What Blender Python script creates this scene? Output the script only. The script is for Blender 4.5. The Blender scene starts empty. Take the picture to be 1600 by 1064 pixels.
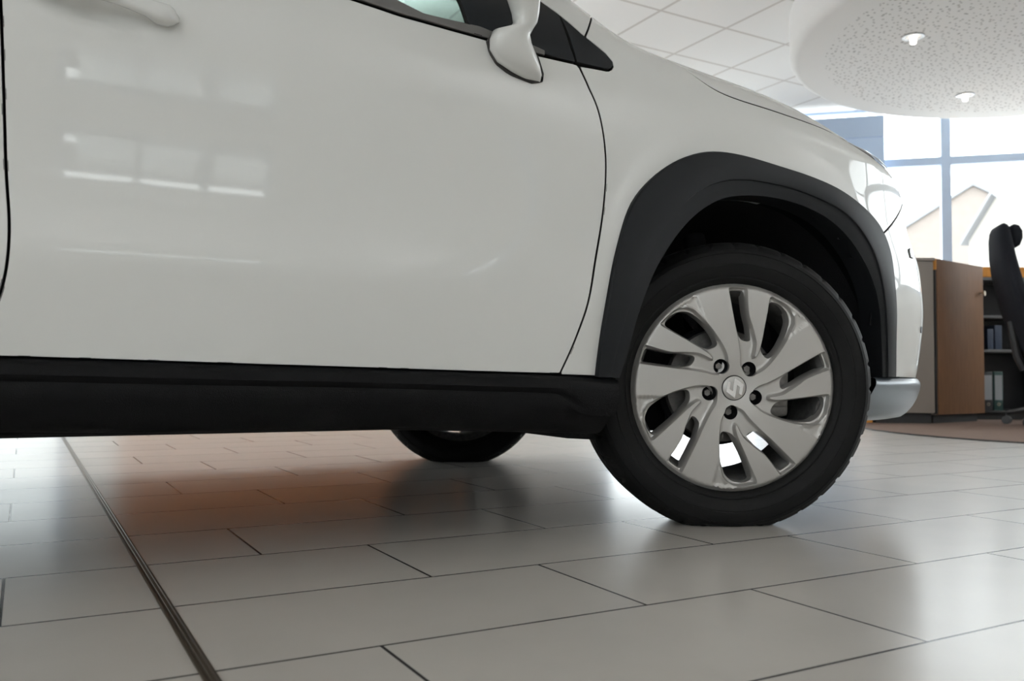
import bpy, bmesh, math
import numpy as np
from mathutils import Vector, Matrix
from mathutils.geometry import delaunay_2d_cdt
SC = bpy.context.scene; COL = SC.collection
EXPOSURE = 0.03; SKY = 6.5; LAMP_E = 5.
LAMP_UP = 88.; LAMP_DN = 0.; ADDED_LAMPS = [(-3.5, -4.5), (.2, -4.5), (4.0, -4.5), (-3.5, -1.2), (6.5, -1.2), (-3.5, 5.4), (-.6, 5.4), (1.4, 5.2)]
W_ROW = .3030; W_LEN = .6060; W_Y0 = 1.3049; W_X0 = .5875; STRIP_X = .1838
FLOOR_A = (.53, .50, .465); FLOOR_B = (.57, .54, .50); FLOOR_R = .46
WOOD_H = 1.9
WIN_RIGHT = [(4.2, 10.7, 1.3, 2.9, [5.8, 7.4, 9.0], [2.44])]
WIN_BACK = [(.8, 4.2, .9, 2.6, [2.5], []), (5.9, 8.15, 2.18, 2.89, [6.7, 7.4], []), (10.75, 11.0, 2.3, 2.88, [], [])]
WIN_FAR = [(3.95, 7.2, .05, 2.6, [5.6], [2.1])]
CAR_AT = (1.426, 2.288); CAR_YAW = math.radians(-1.5)
WHEEL_LOC = (-.03757, -.86223, .30595); WHEEL_BASIS = ((.9189, -.39448, 0), (-.01995, -.04648, .99872), (-.39398, -.91773, -.05058))
FAR_X, FAR_Y, STEER_FAR = .0811, .8744, math.radians(21)
MIRROR = [(-.5878, -.5514, .8930, -.892, .006), (-.618, -.5557, .9016, -.902, .016), (-.6509, -.5635, .9145, -.908, .022), (-.6677, -.5743, .9326, -.912, .025), (-.6695, -.5875, .9498, -.916, .027), (-.6651, -.5926, .9641, -.918, .027), (-.6335, -.5902, .9748, -.925, .025), (-.6269, -.5848, .9852, -.930, .025), (-.6324, -.5836, 1.0022, -.935, .027), (-.6445, -.5894, 1.0207, -.945, .033), (-.6722, -.5862, 1.0577, -.965, .045), (-.70, -.575, 1.10, -.985, .055)]
MIRROR_GASKET = [(-.666, .9335), (-.661, .9200), (-.6475, .9078), (-.6125, .8956), (-.5701, .8880), (-.547, .8942), (-.5445, .907), (-.556, .930), (-.60, .955), (-.65, .950)]
CHAIR_AT = (6.42, 3.50, .0100); CHAIR_ROT = math.radians(-44); CAST_A = math.radians(150)
# ---------- camera, sky, exposure ----------
cd = bpy.data.cameras.new('camera'); cam = bpy.data.objects.new('camera', cd); COL.objects.link(cam); SC.camera = cam
cd.sensor_fit = 'HORIZONTAL'; cd.sensor_width = 23.5; cd.lens = 23.5*1353.875/1600
cd.clip_start = .02; cd.clip_end = 300
YW, PT, RL = .5124714, .0424527, .0077856
fw = Vector((math.sin(YW)*math.cos(PT), math.cos(YW)*math.cos(PT), math.sin(PT)))
r0 = Vector((math.cos(YW), -math.sin(YW), 0)); u0 = r0.cross(fw)
rt = r0*math.cos(RL)+u0*math.sin(RL); up = -r0*math.sin(RL)+u0*math.cos(RL)
cam.matrix_world = Matrix(((rt.x, up.x, -fw.x, 0), (rt.y, up.y, -fw.y, 0), (rt.z, up.z, -fw.z, .3255), (0, 0, 0, 1)))
cd.dof.use_dof = True; cd.dof.focus_distance = 1.78; cd.dof.aperture_fstop = 4.0
SC.view_settings.view_transform = 'Standard'; SC.view_settings.look = 'None'; SC.view_settings.gamma = 1; SC.view_settings.use_curve_mapping = False
SC.view_settings.exposure = EXPOSURE
wd = bpy.data.worlds.new('overcast'); SC.world = wd; wd.use_nodes = True
wd.node_tree.nodes['Background'].inputs[0].default_value = (.93, .97, 1.0, 1)
wd.node_tree.nodes['Background'].inputs[1].default_value = SKY
SC.cycles.max_bounces = 14; SC.cycles.diffuse_bounces = 8; SC.cycles.glossy_bounces = 6; SC.cycles.transparent_max_bounces = 16; SC.cycles.transmission_bounces = 8
SC.cycles.sample_clamp_indirect = 6.0; SC.cycles.caustics_reflective = False; SC.cycles.caustics_refractive = False
SC.cycles.use_denoising = True
# ---------- the car body as one smooth surface: P(u, v), u along the waist line, v up the side ----------
def spline(xs, ys):
    xs = np.array(xs, float); ys = np.array(ys, float); n = len(xs)
    h = np.diff(xs); A = np.zeros((n, n)); b = np.zeros(n)
    A[0, 0] = A[-1, -1] = 1
    for i in range(1, n-1):
        A[i, i-1] = h[i-1]; A[i, i] = 2*(h[i-1]+h[i]); A[i, i+1] = h[i]
        b[i] = 6*((ys[i+1]-ys[i])/h[i]-(ys[i]-ys[i-1])/h[i-1])
    M = np.linalg.solve(A, b)
    def f(x):
        x = np.asarray(x, float)
        xc = np.clip(x, xs[0], xs[-1])
        i = np.clip(np.searchsorted(xs, xc)-1, 0, n-2)
        d = xc-xs[i]; hh = h[i]
        return ys[i]+d*((ys[i+1]-ys[i])/hh-hh*(2*M[i]+M[i+1])/6)+M[i]*d*d/2+(M[i+1]-M[i])/(6*hh)*d**3
    return f
def pchip(xs, ys):
    xs = np.array(xs, float); ys = np.array(ys, float)
    h = np.diff(xs); s = np.diff(ys)/h; m = np.zeros(len(xs))
    m[0] = s[0]; m[-1] = s[-1]
    for i in range(1, len(xs)-1):
        m[i] = 0 if s[i-1]*s[i] <= 0 else 2*s[i-1]*s[i]/(s[i-1]+s[i])
    def f(x):
        xc = np.clip(np.asarray(x, float), xs[0], xs[-1])
        i = np.clip(np.searchsorted(xs, xc)-1, 0, len(xs)-2)
        t = (xc-xs[i])/h[i]
        return ((2*t**3-3*t**2+1)*ys[i]+(t**3-2*t**2+t)*h[i]*m[i]+(-2*t**3+3*t**2)*ys[i+1]+(t**3-t**2)*h[i]*m[i+1])
    return f
def sstep(a, b, x):
    t = np.clip((np.asarray(x, float)-a)/(b-a), 0, 1); return t*t*t*(t*(6*t-15)+10)
PLAN = [(-3.44,0),(-3.435,-.25),(-3.41,-.48),(-3.35,-.66),(-3.24,-.775),(-3.05,-.835),(-2.8,-.862),(-2.4,-.878),(-1.8,-.8865),(-1.2,-.8895),(-.6,-.8905),(-.2,-.890),(.1,-.885),(.3,-.872),(.46,-.850),(.60,-.815),(.71,-.765),(.79,-.695),(.845,-.59),(.875,-.45),(.893,-.25),(.90,0)]
_p = np.array(PLAN); _d = np.r_[0, np.cumsum(np.hypot(*np.diff(_p, axis=0).T))]
_k = int(np.argmin(abs(_p[:, 0]+.2))); _d = _d-_d[_k]-.2
U0, U1 = float(_d[0]), float(_d[-1])
PX = spline(_d, _p[:, 0]); PY = spline(_d, _p[:, 1])
# inward offset of the side below the shoulder
DDOOR = spline([0,.15,.25,.335,.42,.475,.50,.525,.57,.64,.72,.80,.88,.95],[.10,.07,.04,.024,.0105,.003,.0006,.0024,.0070,.0100,.0078,.0029,0,0])
DFEND = spline([0,.15,.30,.45,.60,.75,.88,.95],[.09,.045,.018,.007,.002,.0005,0,0])
KU = [-3.5,-3.2,-2.9,-2.4,-1.6,-1.1,-.8,-.6,-.45,-.3,-.15,.05,.25,.42,.56,.68,.80,.95,1.3,1.6]
HS = [0.3, 0.42, 0.58, 0.66, 0.69, 0.63, 0.48, 0.365, 0.325, 0.2439, 0.2096, 0.1896, 0.1567, 0.1099, 0.112, 0.0975, 0.12, 0.12, 0.12, 0.12]
Z0 = pchip([-3.6,-.6,0,.3,.5,.7,.85,1.6],[.90,.90,.885,.87,.855,.83,.80,.78])
WIN = pchip([-3.6,-3.3,-2.9,-.6,-.2,.2,.5,.75,1.6],[.10,.12,.30,.33,.33,.31,.25,.16,.12])
HF = spline(KU, HS)
# front and rear lean: how far the ends reach at each height
FX = pchip([0,.12,.20,.28,.34,.40,.5,.62,.74,.84,.92,1.05],[-.25,-.16,-.07,-.01,.008,.018,.0272,.0049,-.0585,-.0786,-.0999,-.16])
RX = pchip([0,.2,.4,.6,.8,1.0,1.3,1.6],[-.15,-.03,0,0,-.03,-.08,-.28,-.6])
def body(u, v):
    u = np.asarray(u, float); v = np.asarray(v, float)
    z0 = Z0(u); h = HF(u); W = WIN(u)
    al = .5*(h+W)*1.08
    th = np.clip((v-z0)/al, 0, 1)*(np.pi/2)
    z = np.where(v <= z0, v, z0+h*np.sin(th))
    zz = np.minimum(v, z0)
    wd = 1-sstep(-.85, -.40, u)
    rise = .055*sstep(-.75, -.36, u)
    D = wd*DDOOR(np.minimum(zz-rise*np.clip(1-abs(zz-.5)/.4, 0, 1), .95))+(1-wd)*DFEND(np.minimum(zz, .95))
    r = np.hypot(u-.035, v-.33)
    D = D-.013*np.exp(-((r-.47)/.055)**2)*sstep(.30, .55, v)*(1-.6*sstep(.3, .6, u))
    off = D+W*(1-np.cos(th))
    x = PX(u); y = PY(u)
    e = 1e-4
    tx = PX(u+e)-PX(u-e); ty = PY(u+e)-PY(u-e); L = np.hypot(tx, ty)+1e-12
    nx, ny = -ty/L, tx/L                                       # inward
    sg = 1
    x = x+nx*off*sg; y = y+ny*off*sg
    y = np.minimum(y, 0)
    ex = np.maximum(v-z0-al, 0)                                 # past the top of the side: across the hood or roof to the middle
    span = np.maximum(-y, 1e-3)
    y = np.minimum(y+ex, 0)
    z = z+.028*np.minimum(span/.5, 1)*(1-(1-np.clip(ex/span, 0, 1))**2)
    fx = sstep(.15, .95, PX(u)); rx = sstep(-2.7, -3.44, PX(u))
    x = x+fx*FX(z)-rx*RX(z)
    return np.stack([x, y, z], -1)
def bnormal(u, v):
    e = 1e-3
    a = body(np.asarray(u)+e, v)-body(np.asarray(u)-e, v); b = body(u, np.asarray(v)+e)-body(u, np.asarray(v)-e)
    n = np.cross(a, b); n = n/(np.linalg.norm(n, axis=-1, keepdims=True)+1e-12)
    return n

def vtop(u): return Z0(u)+.5*(HF(u)+WIN(u))*1.08
def vmid(u):
    b = body(u, vtop(u)); return vtop(u)+max(0., float(-b[1]))
# outlines of the body panels on the surface, (u, v)
UV = {'arch_i': [(-0.359, 0.3265), (-0.3402, 0.3785), (-0.3331, 0.4098), (-0.3204, 0.4532), (-0.3036, 0.4958), (-0.2841, 0.5416), (-0.2492, 0.5943), (-0.2085, 0.6446), (-0.1561, 0.6875), (-0.1015, 0.7151), (-0.0431, 0.727),
            (0.0409, 0.7319), (0.1176, 0.7264), (0.1891, 0.713), (0.2583, 0.6875), (0.3174, 0.6494), (0.3643, 0.6047), (0.3983, 0.559), (0.4192, 0.5132), (0.4482, 0.3892), (0.4608, 0.335)],
 'arch_m': [(-0.3856, 0.3289), (-0.3739, 0.3842), (-0.3573, 0.4452), (-0.342, 0.4871), (-0.3288, 0.5344), (-0.3185, 0.5559), (-0.29, 0.6076), (-0.246, 0.6642), (-0.1954, 0.7121), (-0.141, 0.7412), (-0.0728, 0.759),
            (0.0052, 0.7628), (0.0987, 0.7578), (0.1829, 0.7442), (0.2592, 0.7246), (0.32, 0.6927), (0.3746, 0.644), (0.4097, 0.5893), (0.4281, 0.5373), (0.4533, 0.4419), (0.4776, 0.3352)],
 'arch_o': [(-0.4132, 0.3287), (-0.409, 0.4025), (-0.3992, 0.4913), (-0.3916, 0.5425), (-0.3721, 0.6081), (-0.3454, 0.6799), (-0.3158, 0.714), (-0.2701, 0.7545), (-0.2175, 0.7864), (-0.1694, 0.8054), (-0.1165, 0.8139),
            (-0.0508, 0.8127), (0.0306, 0.8051), (0.1257, 0.7962), (0.231, 0.7806), (0.3326, 0.7569), (0.4368, 0.7252), (0.4898, 0.6817), (0.4996, 0.6169), (0.4975, 0.5423), (0.5061, 0.4456), (0.534, 0.3355)],
 'belt': [(-0.4672, 0.9324), (-0.539, 0.9328), (-0.5619, 0.9328), (-0.6555, 0.9373), (-0.7434, 0.9385), (-0.8367, 0.9399), (-0.9149, 0.9439)],
 'bump_seam': [(0.4809, 0.6919), (0.5225, 0.7106), (0.5674, 0.7318), (0.6154, 0.7557), (0.669, 0.7831)],
 'door_bottom': [(-1.4346, 0.3489), (-1.2644, 0.346), (-1.0712, 0.3422), (-0.9197, 0.3395), (-0.7275, 0.3357), (-0.5143, 0.3322)],
 'door_front': [(-0.4931, 0.3325), (-0.4793, 0.3619), (-0.4669, 0.3884), (-0.4565, 0.4199), (-0.4413, 0.4642), (-0.4341, 0.5023), (-0.4251, 0.5561), (-0.4121, 0.6134), (-0.4018, 0.6712), (-0.3969, 0.7235),
                (-0.3963, 0.7625), (-0.3994, 0.7937), (-0.4099, 0.8448), (-0.4208, 0.8755), (-0.4421, 0.9071), (-0.4601, 0.9287)],
 'door_rear': [(-1.4473, 0.865), (-1.4445, 0.819), (-1.4415, 0.7623), (-1.4383, 0.6999), (-1.4346, 0.6265), (-1.4309, 0.5825), (-1.4271, 0.5403), (-1.4268, 0.5036), (-1.4292, 0.4741), (-1.4342, 0.4445)],
 'frame_l': [(-0.6775, 0.9456), (-0.7001, 0.9451), (-0.7144, 0.9787)],
 'sail_top': [(-0.5275, 1.0265), (-0.5085, 1.0176), (-0.4877, 1.0088)],
 'short': [(-0.434, 0.9818), (-0.4182, 1.0013), (-0.3814, 1.0489)],
 'sill_bot': [(-1.4325, 0.2376), (-1.1946, 0.232), (-0.9112, 0.2303), (-0.7167, 0.2245), (-0.3772, 0.2126)],
 'sill_top': [(-1.4346, 0.3489), (-1.2644, 0.346), (-1.0712, 0.3422), (-0.9197, 0.3393), (-0.7274, 0.3351), (-0.5142, 0.3304), (-0.3556, 0.3227)],
 'strip_top': [(-0.5388, 0.9347), (-0.5613, 0.9382), (-0.61, 0.9414), (-0.6522, 0.9432), (-0.6775, 0.9456), (-0.7341, 0.9435), (-0.7912, 0.9423), (-0.8602, 0.9519)],
 'tri_gap': [(-0.4877, 1.0088), (-0.4814, 0.9787), (-0.4744, 0.9523), (-0.4664, 0.9325)],
 'tri_low': [(-0.4664, 0.9325), (-0.4293, 0.9324), (-0.3902, 0.9339), (-0.3762, 0.9407), (-0.3753, 0.9508), (-0.3901, 0.9626), (-0.4121, 0.972), (-0.4345, 0.9806), (-0.4619, 0.9956), (-0.4877, 1.0088)]}
# ---------------------------------------------------------------- helpers
def smooth_normals(me, nrm=None):
    for p in me.polygons: p.use_smooth = True
    if nrm is not None:
        me.normals_split_custom_set_from_vertices([tuple(n) for n in nrm])
def obj(name, verts, faces, mat, parent=None, smooth=True, sharp=None, nrm=None, mats=None, fmat=None):
    me = bpy.data.meshes.new(name)
    me.from_pydata([tuple(map(float, v)) for v in verts], [], [tuple(map(int, f)) for f in faces])
    me.validate()
    for m in (mats or [mat]): me.materials.append(m)
    if fmat is not None:
        for p, k in zip(me.polygons, fmat): p.material_index = k
    if smooth: smooth_normals(me, nrm)
    if sharp and nrm is None:
        bm = bmesh.new(); bm.from_mesh(me)
        bmesh.ops.recalc_face_normals(bm, faces=bm.faces)
        bm.to_mesh(me); bm.free()
        me.set_sharp_from_angle(angle=math.radians(sharp))
    o = bpy.data.objects.new(name, me); COL.objects.link(o)
    if parent: o.parent = parent
    return o
def empty(name, loc=(0, 0, 0), rz=0., parent=None):
    o = bpy.data.objects.new(name, None); COL.objects.link(o)
    o.location = loc; o.rotation_euler = (0, 0, rz); o.empty_display_size = .1
    if parent: o.parent = parent
    return o
def tag(o, label=None, cat=None, group=None, kind=None):
    for k, v in (('label', label), ('category', cat), ('group', group), ('kind', kind)):
        if v: o[k] = v
    return o
class MB:
    def __init__(s): s.v = []; s.f = []; s.m = []
    def add(s, v, f, m=0):
        k = len(s.v); s.v += [tuple(map(float, q)) for q in v]; s.f += [tuple(i+k for i in q) for q in f]; s.m += [m]*len(f); return s
    def box(s, a, b, m=0, bev=0., R=None, o=(0, 0, 0)):
        bm = bmesh.new(); bmesh.ops.create_cube(bm, size=1)
        for v in bm.verts:
            v.co = Vector([a[i]+(v.co[i]+.5)*(b[i]-a[i]) for i in range(3)])
        if bev: bmesh.ops.bevel(bm, geom=bm.edges[:], offset=bev, segments=2, profile=.6, affect='EDGES')
        return s.bm(bm, m, R, o)
    def bm(s, bm, m=0, R=None, o=(0, 0, 0)):
        bm.verts.index_update()
        vs = [v.co.copy() for v in bm.verts]
        if R is not None: vs = [R @ v for v in vs]
        vs = [v+Vector(o) for v in vs]
        s.add(vs, [[v.index for v in f.verts] for f in bm.faces], m); bm.free(); return s
    def loft(s, rings, m=0, closed=True, caps=True):
        n = len(rings[0]); v = [p for r in rings for p in r]; f = []
        for i in range(len(rings)-1):
            for j in range(n if closed else n-1):
                a, b = i*n+j, i*n+(j+1) % n
                f.append((a, b, b+n, a+n))
        if caps and closed:
            f.append(tuple(range(n))[::-1]); f.append(tuple((len(rings)-1)*n+j for j in range(n)))
        return s.add(v, f, m)
    def tube(s, pts, r, n=10, m=0):
        pts = [Vector(p) for p in pts]; rs = r if isinstance(r, (list, tuple)) else [r]*len(pts)
        rings = []
        for i, p in enumerate(pts):
            d = (pts[min(i+1, len(pts)-1)]-pts[max(i-1, 0)]).normalized()
            a = d.cross(Vector((0, 0, 1)) if abs(d.z) < .95 else Vector((1, 0, 0))).normalized(); b = d.cross(a)
            rings.append([p+(a*math.cos(t*2*math.pi/n)+b*math.sin(t*2*math.pi/n))*rs[i] for t in range(n)])
        return s.loft(rings, m)
    def lathe(s, prof, n=48, m=0, axis='z', closed_prof=False, o=(0, 0, 0)):
        rings = []
        for k in range(n):
            c, q = math.cos(2*math.pi*k/n), math.sin(2*math.pi*k/n)
            rings.append([(r*c+o[0], r*q+o[1], z+o[2]) for r, z in prof])
        v = [p for r in rings for p in r]; L = len(prof); f = []
        for k in range(n):
            for j in range(L if closed_prof else L-1):
                a, b = k*L+j, k*L+(j+1) % L; c2, d = ((k+1) % n)*L+(j+1) % L, ((k+1) % n)*L+j
                f.append((a, d, c2, b))
        return s.add(v, f, m)
    def prism(s, poly, a, b, m=0, fn=None):
        n = len(poly); fn = fn or (lambda x, y, t: (x, t, y))
        v = [fn(x, y, a) for x, y in poly]+[fn(x, y, b) for x, y in poly]
        f = [tuple(range(n))[::-1], tuple(range(n, 2*n))]+[(i, (i+1) % n, n+(i+1) % n, n+i) for i in range(n)]
        return s.add(v, f, m)
    def build(s, name, mat, parent=None, smooth=True, sharp=35, mats=None):
        return obj(name, s.v, s.f, mat, parent, smooth, sharp, None, mats, s.m if mats else None)
def rs(pts, step, closed=False):
    p = np.array(pts, float)
    if closed: p = np.vstack([p, p[:1]])
    d = np.r_[0, np.cumsum(np.hypot(*np.diff(p, axis=0).T))]
    n = max(2, int(round(d[-1]/step))+1); t = np.linspace(0, d[-1], n)
    return np.stack([np.interp(t, d, p[:, 0]), np.interp(t, d, p[:, 1])], -1)
def curve(pts, n=None, step=.012):
    """a smooth curve through traced points (open), evenly resampled"""
    p = np.array(pts, float)
    d = np.r_[0, np.cumsum(np.hypot(*np.diff(p, axis=0).T))]
    fx, fy = pchip(d, p[:, 0]), pchip(d, p[:, 1])
    t = np.linspace(0, d[-1], n or max(2, int(d[-1]/step)+1))
    q = np.stack([fx(t), fy(t)], -1)
    for _ in range(6): q[1:-1] = .25*q[:-2]+.5*q[1:-1]+.25*q[2:]
    return q
def join(*cs):
    out = []
    for c in cs:
        for q in np.asarray(c, float):
            if not out or np.hypot(*(q-out[-1])) > 1e-4: out.append(q)
    if np.hypot(*(out[0]-out[-1])) < 1e-4: out.pop()
    return np.array(out)
def area2(p): return float(np.sum(p[:, 0]*np.roll(p[:, 1], -1)-np.roll(p[:, 0], -1)*p[:, 1]))
def inset(poly, d):
    """polygon (anticlockwise) moved inwards by d"""
    a = poly-np.roll(poly, 1, 0); b = np.roll(poly, -1, 0)-poly
    na = np.stack([-a[:, 1], a[:, 0]], -1)/(np.hypot(*a.T)[:, None]+1e-12); nb = np.stack([-b[:, 1], b[:, 0]], -1)/(np.hypot(*b.T)[:, None]+1e-12)
    n = na+nb; L = np.hypot(*n.T)[:, None]+1e-9; n = n/L
    k = 1/np.maximum((n*na).sum(1), .55)[:, None]
    return poly+n*k*d
def inside(P, poly):
    x, y = P[:, 0], P[:, 1]; r = np.zeros(len(P), bool); n = len(poly)
    for i in range(n):
        (x1, y1), (x2, y2) = poly[i], poly[(i+1) % n]
        c = ((y1 > y) != (y2 > y)); 
        with np.errstate(divide='ignore', invalid='ignore'):
            r ^= c & (x < (x2-x1)*(y-y1)/(y2-y1+1e-15)+x1)
    return r
def pdist(P, poly, closed=True):
    d = np.full(len(P), 1e9); n = len(poly)
    for i in range(n if closed else n-1):
        a, b = poly[i], poly[(i+1) % n]; ab = b-a; t = np.clip(((P-a)@ab)/(ab@ab+1e-15), 0, 1)
        d = np.minimum(d, np.hypot(*(P-a-t[:, None]*ab).T))
    return d
def cdt(outer, holes, pts):
    vs = [tuple(q) for q in outer]; loops = [list(range(len(outer)))]
    for h in holes:
        k = len(vs); vs += [tuple(q) for q in h]; loops.append(list(range(k, k+len(h))))
    vs += [tuple(q) for q in pts]
    edges = [(l[i], l[(i+1) % len(l)]) for l in loops for i in range(len(l))]
    r = delaunay_2d_cdt([Vector(v) for v in vs], edges, [], 0, 1e-7)
    V = np.array([tuple(v) for v in r[0]]); F = [tuple(f) for f in r[2]]
    c = np.array([V[list(f)].mean(0) for f in F])
    ok = inside(c, np.asarray(outer))
    for h in holes: ok &= ~inside(c, np.asarray(h))
    return V, [f for f, k in zip(F, ok) if k]
def panel(name, poly, mat, parent, grid=.02, gap=.0020, off=0., lip=.012, disp=None, mirror=True, both=False, edge=.0012):
    """a sheet of the car body cut along poly (u, v), with rolled edges"""
    poly = np.asarray(poly, float)
    if area2(poly) < 0: poly = poly[::-1]
    poly = rs(poly, .008, True)[:-1]
    P0 = inset(poly, gap+edge); P1 = inset(poly, gap+edge*.35); P2 = inset(poly, gap)
    lo, hi = P0.min(0), P0.max(0)
    G = np.stack(np.meshgrid(np.arange(lo[0], hi[0], grid), np.arange(lo[1], hi[1], grid), indexing='ij'), -1).reshape(-1, 2)
    G = G[inside(G, P0)]; G = G[pdist(G, P0) > grid*.45]
    V, F = cdt(P0, [], G)
    def pos(uvs, o):
        n = bnormal(uvs[:, 0], uvs[:, 1]); p = body(uvs[:, 0], uvs[:, 1])+n*(off+o)
        if disp is not None: p = p+n*disp(uvs)[:, None]
        return p, n
    p, n = pos(V, 0)
    if disp is not None:
        e = 1e-3
        a = pos(V+[e, 0], 0)[0]-pos(V-[e, 0], 0)[0]; b = pos(V+[0, e], 0)[0]-pos(V-[0, e], 0)[0]
        n = np.cross(a, b); n /= np.linalg.norm(n, axis=1, keepdims=True)
    # orient triangles with the outward normal
    F2 = []
    for f in F:
        a, b, c = p[f[0]], p[f[1]], p[f[2]]
        F2.append(f if np.cross(b-a, c-a)@n[f[0]] > 0 else f[::-1])
    N = len(V); L = len(P0)
    # the outline vertices come first in V order
    key = {tuple(np.round(v, 6)): i for i, v in enumerate(V)}
    ring0 = [key.get(tuple(np.round(q, 6)), None) for q in P0]
    pv = [p]; nv = [n]; rings = [ring0]
    for Q, o, w in ((P1, -edge*.35, .5), (P2, -edge*1.3, .95), (P2, -lip, 1.)):
        q, m = pos(Q, o); q0, _ = pos(P0, 0); q2, _ = pos(P2, 0)
        out = q2-q0; out /= np.linalg.norm(out, axis=1, keepdims=True)+1e-9
        k = sum(len(x) for x in pv); rings.append(list(range(k, k+L))); pv.append(q)
        mm = m*(1-w)+out*w; nv.append(mm/np.linalg.norm(mm, axis=1, keepdims=True))
    for ri, (a, b) in enumerate(zip(rings[:-1], rings[1:])):
        GAP_SHADE = len(F2) if ri == len(rings)-2 else 0
        for i in range(L):
            j = (i+1) % L
            if None in (a[i], a[j]): continue
            F2.append((a[i], b[i], b[j], a[j]))
    GAP_SHADE = len(F2)-GAP_SHADE
    p = np.vstack(pv); n = np.vstack(nv)
    FM = [0]*len(F2)
    for i in range(len(F2)-GAP_SHADE, len(F2)): FM[i] = 1  # lip sides coloured dark: shade of the panel gaps, doubling as a seal
    if both:
        FM = FM+FM
    if both:                                                     # right and left halves in one sheet
        k = len(p); M = np.array([1, -1, 1]); p = np.vstack([p, p*M]); n = np.vstack([n, n*M])
        F2 = F2+[tuple(i+k for i in f[::-1]) for f in F2]
    o = obj(name, p, F2, mat, parent, True, None, n, [mat, GASKET_GAP], FM)
    if mirror and not both: mir(o)
    return o
def mir(o):
    c = o.copy(); COL.objects.link(c); c.scale = (1, -1, 1); return c

# ---------------------------------------------------------------- materials
def mat(name, col, rough=.5, metal=0., coat=0., spec=.5, emit=None, es=1., bump=None, var=None, crough=.03):
    m = bpy.data.materials.new(name); m.use_nodes = True
    nt = m.node_tree; b = nt.nodes['Principled BSDF']
    b.inputs['Base Color'].default_value = (*col, 1); b.inputs['Roughness'].default_value = rough
    b.inputs['Metallic'].default_value = metal; b.inputs['Coat Weight'].default_value = coat; b.inputs['Coat Roughness'].default_value = crough
    b.inputs['Specular IOR Level'].default_value = spec
    if emit: b.inputs['Emission Color'].default_value = (*emit, 1); b.inputs['Emission Strength'].default_value = es
    tc = nt.nodes.new('ShaderNodeTexCoord')
    if var:                                                       # (scale, amount): mottled wear in the colour
        n = nt.nodes.new('ShaderNodeTexNoise'); n.inputs['Scale'].default_value = var[0]; n.inputs['Detail'].default_value = 5
        nt.links.new(tc.outputs['Object'], n.inputs['Vector'])
        mx = nt.nodes.new('ShaderNodeMix'); mx.data_type = 'RGBA'
        k = var[1]; mx.inputs[6].default_value = (*[c*(1-k) for c in col], 1); mx.inputs[7].default_value = (*[min(1, c*(1+k)) for c in col], 1)
        nt.links.new(n.outputs['Fac'], mx.inputs[0]); nt.links.new(mx.outputs[2], b.inputs['Base Color'])
    if bump:
        n = nt.nodes.new('ShaderNodeTexNoise'); n.inputs['Scale'].default_value = bump[0]; n.inputs['Detail'].default_value = 3
        nt.links.new(tc.outputs['Object'], n.inputs['Vector'])
        bp = nt.nodes.new('ShaderNodeBump'); bp.inputs['Strength'].default_value = bump[1]; bp.inputs['Distance'].default_value = .002
        nt.links.new(n.outputs['Fac'], bp.inputs['Height']); nt.links.new(bp.outputs['Normal'], b.inputs['Normal'])
    return m
def glass(name, tint, refl=1.):
    m = bpy.data.materials.new(name); m.use_nodes = True; nt = m.node_tree; nt.nodes.clear()
    o = nt.nodes.new('ShaderNodeOutputMaterial'); mx = nt.nodes.new('ShaderNodeMixShader'); t = nt.nodes.new('ShaderNodeBsdfTransparent'); g = nt.nodes.new('ShaderNodeBsdfGlossy')
    fr = nt.nodes.new('ShaderNodeFresnel')
    ge = nt.nodes.new('ShaderNodeNewGeometry'); mr = nt.nodes.new('ShaderNodeMapRange'); nt.links.new(ge.outputs['Backfacing'], mr.inputs[0]); mr.inputs[3].default_value = 1.45; mr.inputs[4].default_value = 1/1.45; nt.links.new(mr.outputs[0], fr.inputs['IOR'])
    t.inputs['Color'].default_value = (*tint, 1); g.inputs['Roughness'].default_value = .01
    nt.links.new(fr.outputs['Fac'], mx.inputs[0]); nt.links.new(t.outputs[0], mx.inputs[1]); nt.links.new(g.outputs[0], mx.inputs[2]); nt.links.new(mx.outputs[0], o.inputs['Surface'])
    return m
class NT:
    """tiny wrapper for node maths"""
    def __init__(s, m): s.nt = m.node_tree; s.n = s.nt.nodes; s.l = s.nt.links
    def math(s, op, a, b=None, c=None):
        n = s.n.new('ShaderNodeMath'); n.operation = op
        for i, x in enumerate((a, b, c)):
            if x is None: continue
            if isinstance(x, (int, float)): n.inputs[i].default_value = x
            else: s.l.new(x, n.inputs[i])
        return n.outputs[0]
    def mix(s, f, a, b):
        n = s.n.new('ShaderNodeMix'); n.data_type = 'RGBA'
        for i, x in ((0, f), (6, a), (7, b)):
            if isinstance(x, tuple): n.inputs[i].default_value = (*x, 1)
            elif isinstance(x, (int, float)): n.inputs[i].default_value = x
            else: s.l.new(x, n.inputs[i])
        return n.outputs[2]
    def noise(s, vec, scale, detail=4):
        n = s.n.new('ShaderNodeTexNoise'); n.inputs['Scale'].default_value = scale; n.inputs['Detail'].default_value = detail; s.l.new(vec, n.inputs['Vector']); return n.outputs['Fac']
PAINT = mat('white_paint', (.69, .69, .67), .42, 0, 1., .3)
CLAD = mat('charcoal_plastic', (.0095, .0105, .012), .5, 0, 0, .15, bump=(900, .25))
SILL_SHADE = mat('shaded_sill_plastic', (.0045, .0045, .0048), .5, 0, 0, .09, bump=(700, .3), var=(60, .35))  # same plastic as the arches, darkened for the shade low on the car
SAILM = mat('satin_black', (.011, .0125, .0145), .4, spec=.2)
BLACK = mat('black_void', (.006, .006, .007), .85, 0, 0, .2)
LINER = mat('arch_felt', (.010, .010, .011), .9, 0, 0, .2, bump=(300, .8))
RUBBER = mat('tyre_rubber', (.0065, .0065, .0065), .6, 0, 0, .13, var=(40, .3))
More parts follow.
